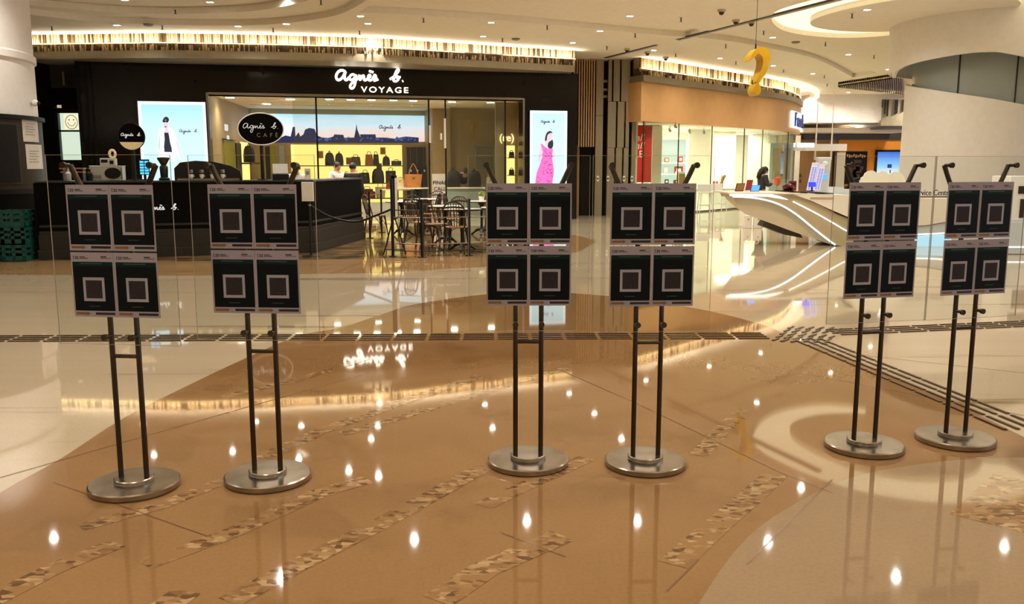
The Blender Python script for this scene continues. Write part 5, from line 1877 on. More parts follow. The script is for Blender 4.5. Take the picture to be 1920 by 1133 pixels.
# teal crates
def crate_mesh():
    m = MB(); W, D, Hc, t = .36, .50, .27, .018
    m.box((0, 0, t / 2), (W, D, t))
    for s in (-1, 1):
        for z0, z1 in ((0, .09), (.14, .18), (.22, Hc)):
            m.box((s * (W / 2 - t / 2), 0, (z0 + z1) / 2), (t, D, z1 - z0)); m.box((0, s * (D / 2 - t / 2), (z0 + z1) / 2), (W, t, z1 - z0))
        for y in (-D / 2 + .03, 0, D / 2 - .03): m.box((s * (W / 2 - t / 2), y, Hc / 2), (t, .05, Hc))
        for x in (-W / 2 + .03, 0, W / 2 - .03): m.box((x, s * (D / 2 - t / 2), Hc / 2), (.05, t, Hc))
    return m.mesh('crate', ['crate_teal'], Vector((0, 0, 0)))
CR = crate_mesh()
q0 = at_z(30, 489)
pos = ['lowest', 'second', 'topmost']
for st, (dx, dy, w_) in enumerate(((0, .26, 'the stack beside the counter'), (-.42, .05, 'the stack cut by the photo edge'))):
    for i in range(3):
        o = bpy.data.objects.new('plastic_crate', CR); COL.objects.link(o)
        o.location = (q0.x + dx + .05, q0.y + dy - .2, .002 + .272 * i); o.rotation_euler = (0, 0, .12 + .02 * i)
        tag(o, f'teal plastic crate, {pos[i]} of {w_} below the brown cabinet', 'crate', 'teal plastic crates')

# ---------------------------------------------------------------- queue posts, railing, easel
p = at_z(584, 481)
e = empty('rope_post', p, 'black rope post with a framed white notice at the counter corner', 'rope barrier')
m = MB(); m.lathe([(.16, 0), (.16, .012), (.03, .03)], p, 28); m.build('base', ['black_metal'], e)
m = MB(); m.tube([p + ZV * .02, p + ZV * .93], .022, 12); m.build('pole', ['black_metal'], e)
m = MB(); m.box(p + Vector((-.02, -.02, 1.09)), (.20, .015, .32)); f = m.build('notice_frame', ['white_gloss'], e); m = MB(); m.box(p + Vector((-.02, -.03, 1.09)), (.18, .004, .29)); m.build('notice', ['paper_white'], f)
r1 = at_z(737, 481)
m = MB(); a = p + ZV * .86; b = r1 + ZV * .80
m.tube(smooth_path([a, a.lerp(b, .25) - ZV * .18, a.lerp(b, .55) - ZV * .24, a.lerp(b, .8) - ZV * .12, b], 5), .018, 8); m.build('rope', ['black'], e)
m = MB(); m.ball(a, (.03, .03, .03), 10); m.build('hook', ['steel'], e)
e = empty('cafe_railing', at_z(808, 482), 'low black railing with thin rails in front of the cafe tables', 'railing')
posts = [at_z(792, 483), at_z(880, 480), at_z(985, 477)]
for i, q in enumerate([r1] + posts):
    m = MB(); m.tube([q + ZV * .01, q + ZV * (1.30 if i == 0 else .97)], .026, 12); m.lathe([(.07, 0), (.07, .012)], q, 18); m.build('post', ['black_metal'], e)
for a, b in zip([r1] + posts, posts):
    for z in (.78, .66, .22, .10):
        m = MB(); m.tube([a + ZV * z, b + ZV * z], .009, 8); m.build('rail', ['steel' if z in (.66, .22) else 'black_metal'], e)
# further railing behind the tables
e = empty('cafe_railing', at_z(765, 446), 'rear black railing with thin posts behind the cafe tables', 'railing')
bp_ = [at_z(694, 447), at_z(716, 436)]
for q in bp_:
    m = MB(); m.tube([q + ZV * .01, q + ZV * .98], .022, 10); m.lathe([(.08, 0), (.08, .012)], q, 16); m.build('post', ['black_metal'], e)
for a, b in zip(bp_, bp_[1:]):
    for z in (.90, .12): m = MB(); m.tube([a + ZV * z, b + ZV * z], .009, 8); m.build('rail', ['steel'], e)
q = r1 + Vector((.0, .22, 0))
e = empty('menu_easel', q, 'black folding menu easel standing edge on beside the corner railing post', 'easel')
for s in (-1, 1):
    m = MB(); m.tube([q + Vector((s * .02, .0, .62)), q + Vector((s * .19, 0, .01))], .012, 8); m.build('leg', ['black_metal'], e)
m = MB(); m.tube([q + Vector((-.16, 0, .10)), q + Vector((.16, 0, .10))], .01, 8); m.build('stretcher', ['black_metal'], e)
m = MB(); m.box(q + Vector((0, .1, .98)), (.05, .36, .74)); m.build('menu_board', ['counter_black'], e); m = MB(); m.box(q + Vector((.03, .1, .98)), (.006, .30, .66)); m.build('menu_sheet', ['paper_white'], e)

# ---------------------------------------------------------------- bistro tables and chairs
mat('marble_top', '#e9e2d4', 0.2, var=0.05); mat('bentwood', '#3a2112', 0.35, var=0.15); mat('bentwood_black', '#17100b', 0.35, var=0.1); mat('cane_seat', '#8a6436', 0.55, var=0.1, scale=40)
def make_table(label):
    e = empty('bistro_table', (0, 0, 0), label, 'table', 'round bistro tables of the cafe')
    m = MB(); m.lathe([(.33, .725), (.345, .735), (.345, .748), (.338, .752), (.02, .7525)], n=40); m.build('table_top', ['marble_top'], e)
    m = MB(); m.lathe([(.348, .722), (.352, .726), (.352, .738), (.348, .740)], n=40); m.build('rim', ['black_metal'], e)
    m = MB(); m.lathe([(.05, .06), (.03, .12), (.026, .40), (.035, .62), (.10, .722)], n=16); m.build('pedestal', ['black_metal'], e)
    for i in range(3):
        a = 2 * pi * i / 3 + .5
        m = MB(); m.tube(smooth_path([(0.02 * cos(a), .02 * sin(a), .12), (.12 * cos(a), .12 * sin(a), .11), (.23 * cos(a), .23 * sin(a), .03), (.27 * cos(a), .27 * sin(a), .015)], 4), [.03] * 6 + [.02] * 7, 8); m.build('foot', ['black_metal'], e)
    return e
def make_chair(label, wood):
    e = empty('bistro_chair', (0, 0, 0), label, 'chair', 'bentwood chairs around the cafe tables')
    m = MB(); m.lathe([(.17, .445), (.20, .45), (.205, .462), (.195, .470), (.02, .465)], n=32); m.build('seat', ['cane_seat'], e)
    for sx in (-1, 1):
        m = MB(); m.tube(smooth_path([(sx * .15, -.14, .45), (sx * .165, -.165, .25), (sx * .185, -.20, .005)], 4), [.018] * 5 + [.014] * 4, 8); m.build('leg', [wood], e)
        m = MB(); m.tube(smooth_path([(sx * .15, .15, .45), (sx * .165, .18, .25), (sx * .185, .23, .005)], 4), [.018] * 5 + [.014] * 4, 8); m.build('leg', [wood], e)
        m = MB(); m.tube(smooth_path([(sx * .168, -.17, .24), (sx * .12, -.15, .38), (0.0, -.16, .44)], 5), .008, 6); m.tube(smooth_path([(sx * .168, -.17, .24), (sx * .165, -.05, .40), (sx * .165, .0, .44)], 5), .008, 6); m.build('brace', [wood], e)
    m = MB(); m.tube(smooth_path([(-.17, .14, .45), (-.185, .20, .66), (-.175, .23, .80), (-.09, .25, .885), (0, .255, .90), (.09, .25, .885), (.175, .23, .80), (.185, .20, .66), (.17, .14, .45)], 5), .014, 8); m.build('back_hoop', [wood], e)
    for x in (-.10, -.05, 0, .05, .10):
        m = MB(); m.tube(smooth_path([(x * .8, .165, .46), (x, .21, .66), (x * .9, .25, .89 - abs(x) * .25)], 4), .007, 6); m.build('spindle', [wood], e)
    m = MB(); m.tube(smooth_path([(-.165, .225, .80), (0, .25, .815), (.165, .225, .80)], 5), .018, 8); m.build('top_rail', [wood], e)
    return e
def zt(px, py): 
    q = at_z(px, py, .75); return Vector((q.x, q.y, .003))
tspec = [((753, 377.5), 'round white bistro table behind the easel, nearest the counter'), ((803, 373), 'small round white bistro table in the rear row before the sign board'), ((835, 386), 'round white bistro table in the middle of the cafe'),
         ((866, 392), 'round white bistro table in front, between the second and third railing posts'), ((936, 389), 'round white bistro table in front, partly behind the third stand'), ((903, 377), 'rear round white bistro table holding a small plant')]
TP = []
t0 = None
for q, l in tspec:
    p = zt(*q)
    TP.append(p)
    if t0 is None: t0 = make_table(l); first_t = p
    else: copy_tree(t0, p, 0, label=l)
t0.location = first_t
chairs = [(0, -150, .60, 'b', 'dark bentwood chair at the table nearest the counter, on its counter side'), (0, 20, .62, 'k', 'dark bentwood chair between the table nearest the counter and the middle table'), (0, 292, .62, 'k', 'dark bentwood chair in front of the table nearest the counter'),
          (1, 80, .60, 'b', 'dark bentwood chair behind the small rear table'), (2, 225, .66, 'b', 'brown bentwood chair with wide cane seat just right of the second railing post'), (2, 75, .62, 'b', 'dark bentwood chair behind the middle table'),
          (3, 262, .50, 'k', 'reddish bentwood chair with its back to the camera before the front table'), (3, 150, .56, 'b', 'bentwood chair between the two front tables'), (4, 300, .56, 'b', 'bentwood chair partly behind the third stand, in front of the front right table'),
          (5, 170, .60, 'b', 'bentwood chair left of the rear table with the plant'), (5, 60, .60, 'b', 'bentwood chair behind the rear table with the plant')]
protoc = {}
pend = []
for ti, deg, r, wd_, l in chairs:
    a = radians(deg)
    p = TP[ti] + Vector((r * cos(a), r * sin(a), 0))
    rz = a - pi / 2
    if wd_ not in protoc:
        c = make_chair(l, {'b': 'bentwood', 'k': 'bentwood_black'}[wd_]); protoc[wd_] = c; pend.append((c, p, rz))
    else: copy_tree(protoc[wd_], p, rz, label=l)
for c, p, rz in pend: c.location = p; c.rotation_euler = (0, 0, rz)
mat('leaf', '#8f9a4a', 0.6)
p = TP[5] + ZV * .751
e = empty('potted_plant', p, 'small pale leafy plant in a pot on the rear bistro table', 'plant')
m = MB(); m.lathe([(.05, 0), (.065, .10)], p, 16); m.build('pot', ['white_gloss'], e)
m = MB()
for i in range(40):
    a, b = random.uniform(0, 6.28), random.uniform(.3, 1.3)
    q = p + Vector((cos(a) * cos(b), sin(a) * cos(b), sin(b))) * random.uniform(.05, .13) + ZV * .08
    m.ball(q, (.03, .03, .014), 6)
m.build('foliage', ['leaf'], e)

# people around the cafe
pp = at_y(556, 330, 17.9); person(Vector((pp.x, pp.y, .003)), radians(15), 1.60, 'person in a white mask and cap-like dark hair working behind the counter corner', bend=.12, nod=.3, top='cloth_white', hair='short', mask=True, armL=((.08, -.05, -.27), (-.02, -.25, -.36)), armR=((-.08, -.05, -.27), (.02, -.25, -.36)))
pp = at_y(632, 330, 20.6); person(Vector((pp.x, pp.y, .003)), radians(50), 1.62, 'person with dark hair tied up and white top behind the counter', nod=.15, top='cloth_white', hair='bun', armL=((.06, -.1, -.26), (-.05, -.22, -.10)))
pp = at_y(662, 330, 20.2); person(Vector((pp.x, pp.y, .003)), radians(170), 1.60, 'person all in black seen from behind, beyond the right end of the counter', top='cloth_black', hair='short')
pp = fpx(867, 3.75); person(Vector((pp.x, pp.y, .005)), radians(5) + atan2(FX.y, FX.x), 1.62, 'person in black bending over the display plinth between two backpacks', bend=.62, nod=.5, top='cloth_black', hair='short', armL=((.05, -.12, -.26), (.02, -.22, -.48)), armR=((-.05, -.12, -.26), (-.02, -.22, -.48)))
pp = at_y(1428, 335, 23.0); person(Vector((pp.x, pp.y, .003)), radians(105), 1.52, 'person in a dark grey hooded jacket looking down at a phone beyond the white desk', bend=.06, nod=.45, top='cloth_grey', hair='long', armL=((.03, -.08, -.27), (-.04, -.26, -.16)), armR=((-.03, -.08, -.27), (.04, -.26, -.18)))
# ---------------------------------------------------------------- sweeping information desk
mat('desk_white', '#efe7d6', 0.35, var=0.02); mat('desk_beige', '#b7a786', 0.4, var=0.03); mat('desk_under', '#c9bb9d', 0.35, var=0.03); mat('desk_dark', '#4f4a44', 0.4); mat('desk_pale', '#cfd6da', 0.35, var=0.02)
glow('desk_blue', '#b9e2f0', 0.75)
DY = 16.75
def dpoly(mb, pts, Y, depth, mi=0, k=0, lean=0.0):
    P = [at_y(x, y, Y) for x, y in pts]
    if k: P = smooth_path(P, k, True)
    return mb.prism(P, (0, depth, lean), mi)
e = empty('information_desk', at_y(1600, 462, DY) * 1.0, 'long sweeping white information desk with glowing edge lines and a pointed end', 'desk')
e.location.z = 0
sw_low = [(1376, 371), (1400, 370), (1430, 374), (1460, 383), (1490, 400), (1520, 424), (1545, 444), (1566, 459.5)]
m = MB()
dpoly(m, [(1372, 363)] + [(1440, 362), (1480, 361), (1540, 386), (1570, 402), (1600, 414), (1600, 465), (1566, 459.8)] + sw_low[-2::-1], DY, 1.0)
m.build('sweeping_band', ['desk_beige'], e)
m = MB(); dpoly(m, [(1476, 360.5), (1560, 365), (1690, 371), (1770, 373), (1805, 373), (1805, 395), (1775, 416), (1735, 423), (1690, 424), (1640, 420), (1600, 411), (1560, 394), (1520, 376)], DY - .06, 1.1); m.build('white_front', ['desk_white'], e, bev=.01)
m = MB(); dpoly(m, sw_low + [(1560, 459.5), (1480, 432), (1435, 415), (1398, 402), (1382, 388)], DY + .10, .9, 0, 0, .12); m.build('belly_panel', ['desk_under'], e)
def led(pts, r, name, mt, Y): m = MB(); m.tube(smooth_path([at_y(x, y, Y) for x, y in pts], 5), r, 6); m.build(name, [mt], e)
led([(1374, 369)] + sw_low[1:], .016, 'light_line', 'led_cool', DY - .005)
m = MB(); dpoly(m, [(1368, 364), (1420, 362.5), (1445, 364), (1462, 368), (1476, 373.5), (1478, 375), (1455, 371.5), (1440, 369), (1400, 368.5), (1369, 368)], DY - .02, .03); m.build('light_band', ['led_white'], e)
led([(1487, 378), (1530, 400), (1565, 420), (1590, 434), (1620, 441), (1700, 440), (1760, 438), (1800, 434)], .013, 'light_line', 'led_white', DY - .02)
m = MB(); dpoly(m, [(1600, 414), (1640, 421), (1690, 425), (1735, 424), (1776, 417), (1810, 400), (1815, 434), (1760, 440), (1700, 443), (1640, 444), (1600, 440)], DY - .02, .9); m.build('lower_band', ['desk_pale'], e)
m = MB(); dpoly(m, [(1600, 441), (1660, 446), (1715, 446), (1715, 474), (1650, 470), (1600, 465.5)], DY + .02, .8); m.build('plinth', ['desk_dark'], e)
m = MB(); dpoly(m, [(1716, 445), (1786, 443), (1776, 471), (1750, 474), (1716, 474)], DY - .01, .5); m.build('lit_panel', ['desk_blue'], e)
m = MB(); m.obox(at_y(1366, 362, DY - .08), (at_y(1700, 372, DY).x - at_y(1366, 362, DY).x, 0, 0), (0, 1.2, 0), (0, 0, .025)); mm = MB()
a, b = at_y(1366, 360.5, DY - .08), at_y(1500, 361.5, DY - .08)
mm.obox(a - ZV * .0, (b.x - a.x, 0, b.z - a.z), (0, 1.2, 0), (0, 0, -.03)); mm.build('worktop', ['desk_white'], e, bev=.005)
m = MB()
for x0, x1, y0, y1 in ((1480, 1514, 359, 361.5), (1528, 1562, 359, 363.5)): dpoly(m, [(x0, y1 - 2.5), (x1, y1 - 1.2), (x1, y1 + .8), (x0, y1 - .8)], DY - .07, .9)
m.build('black_inlay', ['black'], e)
m = MB(); dpoly(m, [(1521, 370), (1563, 370.5), (1560, 374), (1518, 373)], DY - .068, .02); m.build('slot', ['desk_beige'], e)
m = MB(); dpoly(m, [(1430, 424), (1436, 414), (1480, 428), (1500, 438), (1506, 447), (1470, 440)], DY + .5, .4); m.build('dark_kick', ['desk_dark'], e)
# raised back with letters
m = MB(); dpoly(m, [(1552, 350), (1615, 351), (1690, 353), (1690, 371), (1552, 366)], DY + .95, .06); m.build('back_panel', ['desk_pale'], e)
a, b = at_y(1728, 367, DY + .02), at_y(1784, 367, DY + .02)
t = MB(); t.text('Service Centre', .155, (0, 0, 0), (1, 0, 0), (0, 0, 1), .012)
w_ = max(v.x for v in t.v)
full = (at_y(1784, 367, DY).x - at_y(1711, 367, DY).x)
m = MB(); m.add([Vector((v.x * full / w_, v.y, v.z)) + at_y(1711, 366.5, DY) for v in t.v], t.f); m.obox(at_y(1711, 370.5, DY), (full, 0, 0), (0, .03, 0), (0, 0, .02)); m.build('lettering', ['print_black'], e)
# ---------------------------------------------------------------- things on the desk
def deskp(px, d=.5, py=361):
    p = at_y(px, py, DY + d); p.z = at_y(1430, 361.2, DY - .08).z + .014; return p
mat('frame_tan', '#8a5a22', 0.5); mat('print_red', '#8e1d16', 0.5); mat('blue_tablet', '#1c46c8', 0.4); glow('tablet_screen', '#57a8ff', 1.0); mat('helmet_red', '#4a0f0c', 0.12); mat('orange_candy', '#f0642a', 0.35); mat('giraffe', '#a3622a', 0.6)
def lean_board(name, px, wpx, hpx, d, mt, label, cat, tilt=.25, border=None, sk=0):
    p = deskp(px, d); w_ = wpx / 1650 * (DY + d); h_ = hpx / 1650 * (DY + d)
    e2 = empty(name, p, label, cat)
    m = MB(); o = p; ex = Vector((1, .12, 0)).normalized() * w_; ey = Vector((0.25, sin(tilt), cos(tilt))) * h_; ez = ex.cross(ey).normalized() * -.02
    m.obox(o - ex / 2, ex, ez, ey); m.build('board', [border or 'black'], e2)
    m = MB(); m.obox(o - ex * .44 + ey * .06 - ez * -.0 + ez.normalized() * -.003 * 1, ex * .88, ez * .1, ey * .88); m.build('print', [mt], e2)
    m = MB(); m.obox(o - ex * .05 + ez, ex * .1, Vector((0, .10, 0)), ey * .5); m.build('strut', ['black'], e2)
    return e2
lean_board('picture_frame', 1386, 16, 15, .35, 'frame_tan', 'tan framed card leaning on the left end of the white desk', 'frame')
lean_board('picture_frame', 1402, 13, 22, .5, 'print_red', 'dark red printed card stand left of the blue tablet', 'frame', border='white_gloss')
lean_board('tablet', 1415, 17, 12, .2, 'tablet_screen', 'blue cased tablet propped on the white desk before the person in grey', 'tablet', border='blue_tablet')
p = deskp(1477, .4)
e2 = empty('desk_helmet', p, 'glossy dark red dome shaped object on the white desk', 'ornament'); m = MB(); m.ball(p + ZV * .075, (.11, .11, .075), 20); m.build('dome', ['helmet_red'], e2); m = MB(); m.lathe([(.11, 0), (.115, .012), (.10, .02)], p, 24); m.build('rim', ['black'], e2)
p = deskp(1485, .75)
m = MB(); m.box(p + ZV * .095, (.13, .1, .19)); o = m.build('card_box', ['print_red']); m = MB(); m.box(p + Vector((0, -.052, .13)), (.10, .004, .06)); m.build('print', ['smoked'], o); tag(o, 'dark red box standing behind the glossy dome on the desk', 'box')
p = deskp(1456, .65)
e2 = empty('candy_vase', p, 'tall clear vase of orange sweets on the white desk', 'vase'); m = MB(); m.lathe([(.05, 0), (.05, .01), (.02, .02), (.02, .08), (.06, .13), (.065, .38)], p, 20); m.build('glass', ['clear_glass'], e2)
m = MB(); m.lathe([(.01, .09), (.05, .14), (.056, .25), (.03, .27)], p, 16); m.build('sweets', ['orange_candy'], e2)
glow('phone_blue', '#2a3cff', 1.2); glow('price_lilac', '#d9d2ff', 0.75); mat('lilac', '#6e6390', 0.5)
for px, top, l in ((1518, 305, 'left of the two tall slim lilac price boards leaning by the desk'), (1531, 308, 'right of the two tall slim lilac price boards leaning by the desk')):
    Yb = DY + 1.0
    a = at_y(px - 5, 352, Yb); b = at_y(px + 6, top, Yb); wv = Vector((11 / 1650 * Yb, 0, 0)); hv = Vector(((12 / 1650) * Yb * .7, 0, b.z - a.z))
    a.z = deskp(px).z; hv.z = b.z - a.z
    e2 = empty('price_board', a + wv / 2, l, 'price board'); m = MB(); m.obox(a, wv, (0, .03, 0), hv); m.build('board', ['price_lilac'], e2)
    m = MB()
    for i in range(14):
        for j in range(2): m.obox(a + wv * (.15 + .42 * j) + hv * (.04 + .058 * i) + Vector((0, -.003, 0)), wv * .28, (0, .002, 0), hv * .03)
    m.build('price_lines', ['lilac'], e2)
    m = MB(); m.obox(a + wv * .08 + hv * .88 + Vector((0, -.003, 0)), wv * .84, (0, .002, 0), hv * .1); m.build('header', ['white_gloss'], e2)
p = deskp(1522, .3); e2 = empty('display_stand', p, 'small blue lit display on a black stem on the desk', 'display'); m = MB(); m.box(p + ZV * .13, (.13, .04, .09)); m.build('head', ['phone_blue'], e2); m = MB(); m.tube([p, p + ZV * .09], .015, 8); m.lathe([(.05, 0), (.05, .01)], p, 16); m.build('stem', ['black'], e2)
Yk = DY + 2.2
a = at_y(1538, 372, Yk); a.z = .003; b = at_y(1549, 295, Yk)
e2 = empty('charging_kiosk', a, 'tall pale grey curved charging kiosk standing behind the desk', 'kiosk'); m = MB(); m.obox((a.x - .13, Yk, .003), (.26, 0, 0), (0, .25, 0), (.07, 0, b.z)); m.build('body', ['desk_pale'], e2, bev=.02)
m = MB(); m.ball((a.x + .065, Yk - .0, b.z - .14), (.06, .015, .06), 16); m.build('lens', ['white_gloss'], e2); m = MB(); m.box((a.x + .05, Yk - .003, b.z - .42), (.13, .01, .11)); m.build('screen', ['tablet_screen'], e2)
# cloud board
cl = [(1607, 350), (1612, 342), (1612, 336), (1620, 330), (1622, 325), (1632, 320), (1640, 321), (1645, 325), (1652, 321), (1662, 322), (1667, 327), (1673, 323), (1684, 322), (1692, 327), (1696, 335), (1698, 351)]
m = MB(); dpoly(m, cl, DY + .8, .03, 0, 2); o = m.build('cloud_board', ['plaster_warm'], bev=.004); m = MB(); dpoly(m, [(1640, 345), (1665, 345), (1665, 355), (1640, 355)], DY + .83, .05); m.build('strut', ['plaster_warm'], o); tag(o, 'cream cloud shaped board standing behind the fifth stand on the desk', 'sign board')
m = MB(); p = at_y(1590, 350, DY + .6); m.tube([p, p + Vector((.12, 0, .12)), p + Vector((.22, 0, .16))], [.02, .05, .03], 10); o = m.build('desk_phone', ['black'])
m = MB(); m.box(p + Vector((.0, .02, -.02)), (.10, .10, .05)); m.build('base', ['black'], o); tag(o, 'black desk device standing on the desk before the dark poster', 'phone')
# paper bags under the overhang
for px, d, l in ((1401, 1.6, 'white paper bag on the floor under the pointed desk, nearer the shop'), (1420, 1.4, 'white patterned paper bag under the pointed desk')):
    p = at_z(px, 428); bag('paper_bag', p + ZV * .003, .22, .30, .12, 'white_matt', l, 'box', 0, 'paper bags under the desk')
# machine at the far right
Ym = 15.2
x0, x1 = at_y(1893, 380, Ym).x, at_y(2010, 380, Ym).x
zt_, zb_ = at_y(1900, 330, Ym).z, at_y(1900, 415, Ym).z
e2 = empty('service_machine', (x0, Ym, 0), 'white service machine with dark screen cut by the right edge of the photo', 'machine')
m = MB(); m.obox((x0 - .02, Ym, zb_), (x1 - x0, 0, 0), (0, .6, 0), (0, 0, zt_ - zb_)); m.build('head', ['white_gloss'], e2, bev=.015)
m = MB(); m.obox((x0 + .13, Ym - .012, zb_ + .47), (.8, 0, 0), (0, .014, 0), (0, 0, .13)); m.obox((x0 + .18, Ym - .012, zb_ + .06), (.8, 0, 0), (0, .014, 0), (0, 0, .32)); m.build('screen', ['smoked'], e2)
m = MB(); m.obox((x0 - .14, Ym - .05, .003), (x1 - x0 + .2, 0, 0), (0, .7, 0), (0, 0, zb_ - .003)); m.build('cabinet', ['desk_pale'], e2, bev=.015)
m = MB(); m.obox((x0 - .10, Ym - .06, .12), (x1 - x0, 0, 0), (0, .01, 0), (0, 0, .02)); m.build('light_line', ['led_white'], e2)

# ---------------------------------------------------------------- right hand shop: sign, banner and goods
mat('sign_blue', '#123a8e', 0.35); mat('banner_red', '#d2200f', 0.6, var=0.03); glow('sign_halo', '#f4fbff', 1.3)
e = empty('fascia_sign', at_z(1488, 192, 3.95) - ZV * .9, 'blue letters on a glowing white backing at the curved end of the tan fascia', 'sign')
FL = [0]
for a, b in zip(fas, fas[1:]): FL.append(FL[-1] + (b - a).length)
def fas_at(l):
    for i in range(len(fas) - 1):
        if l <= FL[i + 1]:
            return fas[i].lerp(fas[i + 1], (l - FL[i]) / max(1e-6, FL[i + 1] - FL[i])), (fas[i + 1] - fas[i]).normalized()
    return fas[-1], (fas[-1] - fas[-2]).normalized()
def l_at(px): return min((FL[-1] * k / 800 for k in range(801)), key=lambda l: abs(proj_x(fas_at(l)[0]) - px) + (1e3 if l > FL[-4] + .2 else 0))
lA = l_at(1476)
zlo = at_y(1485, 238, 33).z
m = MB(); hp = []
for i in range(10):
    p, t = fas_at(lA + 3.0 * i / 9); nr = Vector((t.y, -t.x, 0)); hp.append(p + nr * .05)
m.ribbon(hp, zlo + .05, zlo + .68, -.04); m.build('backing', ['sign_halo'], e)
l = lA + .25
for ch, adv in (('F', .52), ('r', .38), ('a', .50), ('n', .50), ('k', .5)):
    p, t = fas_at(l + adv / 2); nr = Vector((t.y, -t.x, 0))
    m = MB(); m.text(ch, .78, p + nr * .16 - t * adv / 2 - ZV * p.z + ZV * (zlo + .1), t, ZV, .06); m.build('letter', ['sign_blue'], e)
    l += adv
# red banner
Yb = 28.2
xb0, xb1 = at_y(1184, 290, Yb).x, at_y(1222, 290, Yb).x
zb0, zb1 = at_y(1205, 342, Yb).z, at_y(1205, 236, Yb).z
e = empty('sale_banner', ((xb0 + xb1) / 2, Yb, zb0), 'tall red sale banner with white letters hanging in the glass shop', 'banner')
m = MB(); m.obox((xb0, Yb, zb0), (xb1 - xb0, 0, 0), (0, .012, 0), (0, 0, zb1 - zb0)); m.build('cloth', ['banner_red'], e)
xr = at_y(1206.5, 290, Yb).x
m = MB()
for txt, y, sz, sh in (('all', 264, .30, .25), ('all', 279, .30, .25), ('SALE', 295, .30, 0)):
    m.text(txt, sz, (xr, Yb - .006, at_y(1206, y, Yb).z), (1, 0, 0), (0, 0, 1), .006, align='RIGHT', shear=sh)
m.build('lettering', ['white_matt'], e)
m = MB(); m.tube([((xb0 - .0), Yb, zb1 + .01), (xb1, Yb, zb1 + .01)], .018, 8); m.build('rail', ['steel'], e); m = MB(); m.tube([((xb0 + xb1) / 2 + .1, Yb, zb1 + .01), ((xb0 + xb1) / 2 + .1, Yb, 2.84)], .006, 6); m.build('cord', ['steel'], e)
# track spots
tr = None
for px, Y in ((1206, 29), (1220, 29.6), (1256, 30), (1266, 30.5), (1284, 31), (1293, 31.6), (1320, 32)):
    p = at_y(px, 240, Y); p.z = 2.84
    if tr is None:
        tr = empty('track_spotlight', p, 'white track spotlight hanging from the ceiling of the glass shop', 'spotlight', 'track spotlights in the glass shop')
        m = MB(); m.tube([p, p - ZV * .10], .012, 6); m.build('stem', ['steel'], tr); m = MB(); m.tube([p + Vector((0, .05, -.10)), p + Vector((0, -.07, -.17))], .045, 12); m.build('can', ['lip_grey'], tr)
    else: copy_tree(tr, p)
ld = bpy.data.lights.new('banner_fill_lamp', 'SPOT')  # spot added to brighten the red banner
ld.energy, ld.color, ld.spot_size, ld.spot_blend, ld.shadow_soft_size = 160, (1, .92, .8), radians(70), .8, .04
lo = bpy.data.objects.new('banner_fill_lamp', ld); COL.objects.link(lo); lo.location = (xb1 + .6, Yb - .75, 2.66)
lo.rotation_euler = (Vector(((xb0 + xb1) / 2, Yb, 1.6)) - lo.location).to_track_quat('-Z', 'Y').to_euler()
copy_tree(tr, Vector((xb1 + .6, Yb - .70, 2.84)))  # extra spotlight body added to go with the banner spot
# shelf rack of products and framed cards seen through the glass
Ys = 31.5
xa, xb = at_y(1241, 300, Ys).x, at_y(1289, 300, Ys).x
e = empty('display_rack', ((xa + xb) / 2, Ys, .004), 'white product rack between the cream pillars of the glass shop', 'shelving')
m = MB(); m.obox((xa, Ys + .3, .004), (xb - xa, 0, 0), (0, .04, 0), (0, 0, 2.5)); m.build('back_panel', ['lit_pale'], e)
zs = [at_y(1265, y, Ys).z for y in (305, 326, 345, 368)]
for z in zs: m = MB(); m.obox((xa, Ys, z - .03), (xb - xa, 0, 0), (0, .3, 0), (0, 0, .03)); m.build('shelf', ['white_gloss'], e)
m = MB(); m.obox((xa, Ys - .02, at_y(1265, 262, Ys).z), (xb - xa, 0, 0), (0, .3, 0), (0, 0, .22)); m.build('header', ['grey_panel'], e)
for i, (px, zi, mt, w_, h_, l) in enumerate(((1251, 0, 'frame_tan', .16, .18, 'small tan framed card on the top shelf of the white rack'), (1277, 0, 'banner_red', .16, .22, 'red card with white mark on the top shelf of the white rack'), (1250, 1, 'frosted', .20, .26, 'grey round edged gadget on the second shelf of the white rack'),
                                             (1274, 1, 'print_red', .30, .26, 'red and dark pack on the second shelf of the white rack'), (1252, 2, 'smoked', .14, .16, 'dark small gadget on the third shelf of the white rack'), (1274, 2, 'bag_brown', .34, .14, 'brown pack lying on the third shelf of the white rack'), (1252, 3, 'smoked', .30, .10, 'dark cables on the lowest shelf of the white rack'))):
    x = at_y(px, 300, Ys).x
    m = MB(); m.box((x, Ys + .12, zs[zi] + .002 + h_ / 2), (w_, .08, h_)); o = m.build('product_pack', [mt], bev=.01); m = MB(); m.box((x, Ys + .077, zs[zi] + .002 + h_ / 2), (w_ * .5, .006, h_ * .4)); m.build('print', ['white_matt'], o); tag(o, l, 'pack', 'goods on the white rack')
# wooden plinth beside
m = MB(); ybox(m, 1272, 1284, 326, 400, 30.2, .4, 0, True); o = m.build('wooden_plinth', ['brown_wood']); m2 = MB(); ybox(m2, 1271, 1285, 322, 326, 30.15, .5); m2.build('top', ['white_gloss'], o); tag(o, 'narrow wooden plinth with white top inside the glass shop', 'plinth')
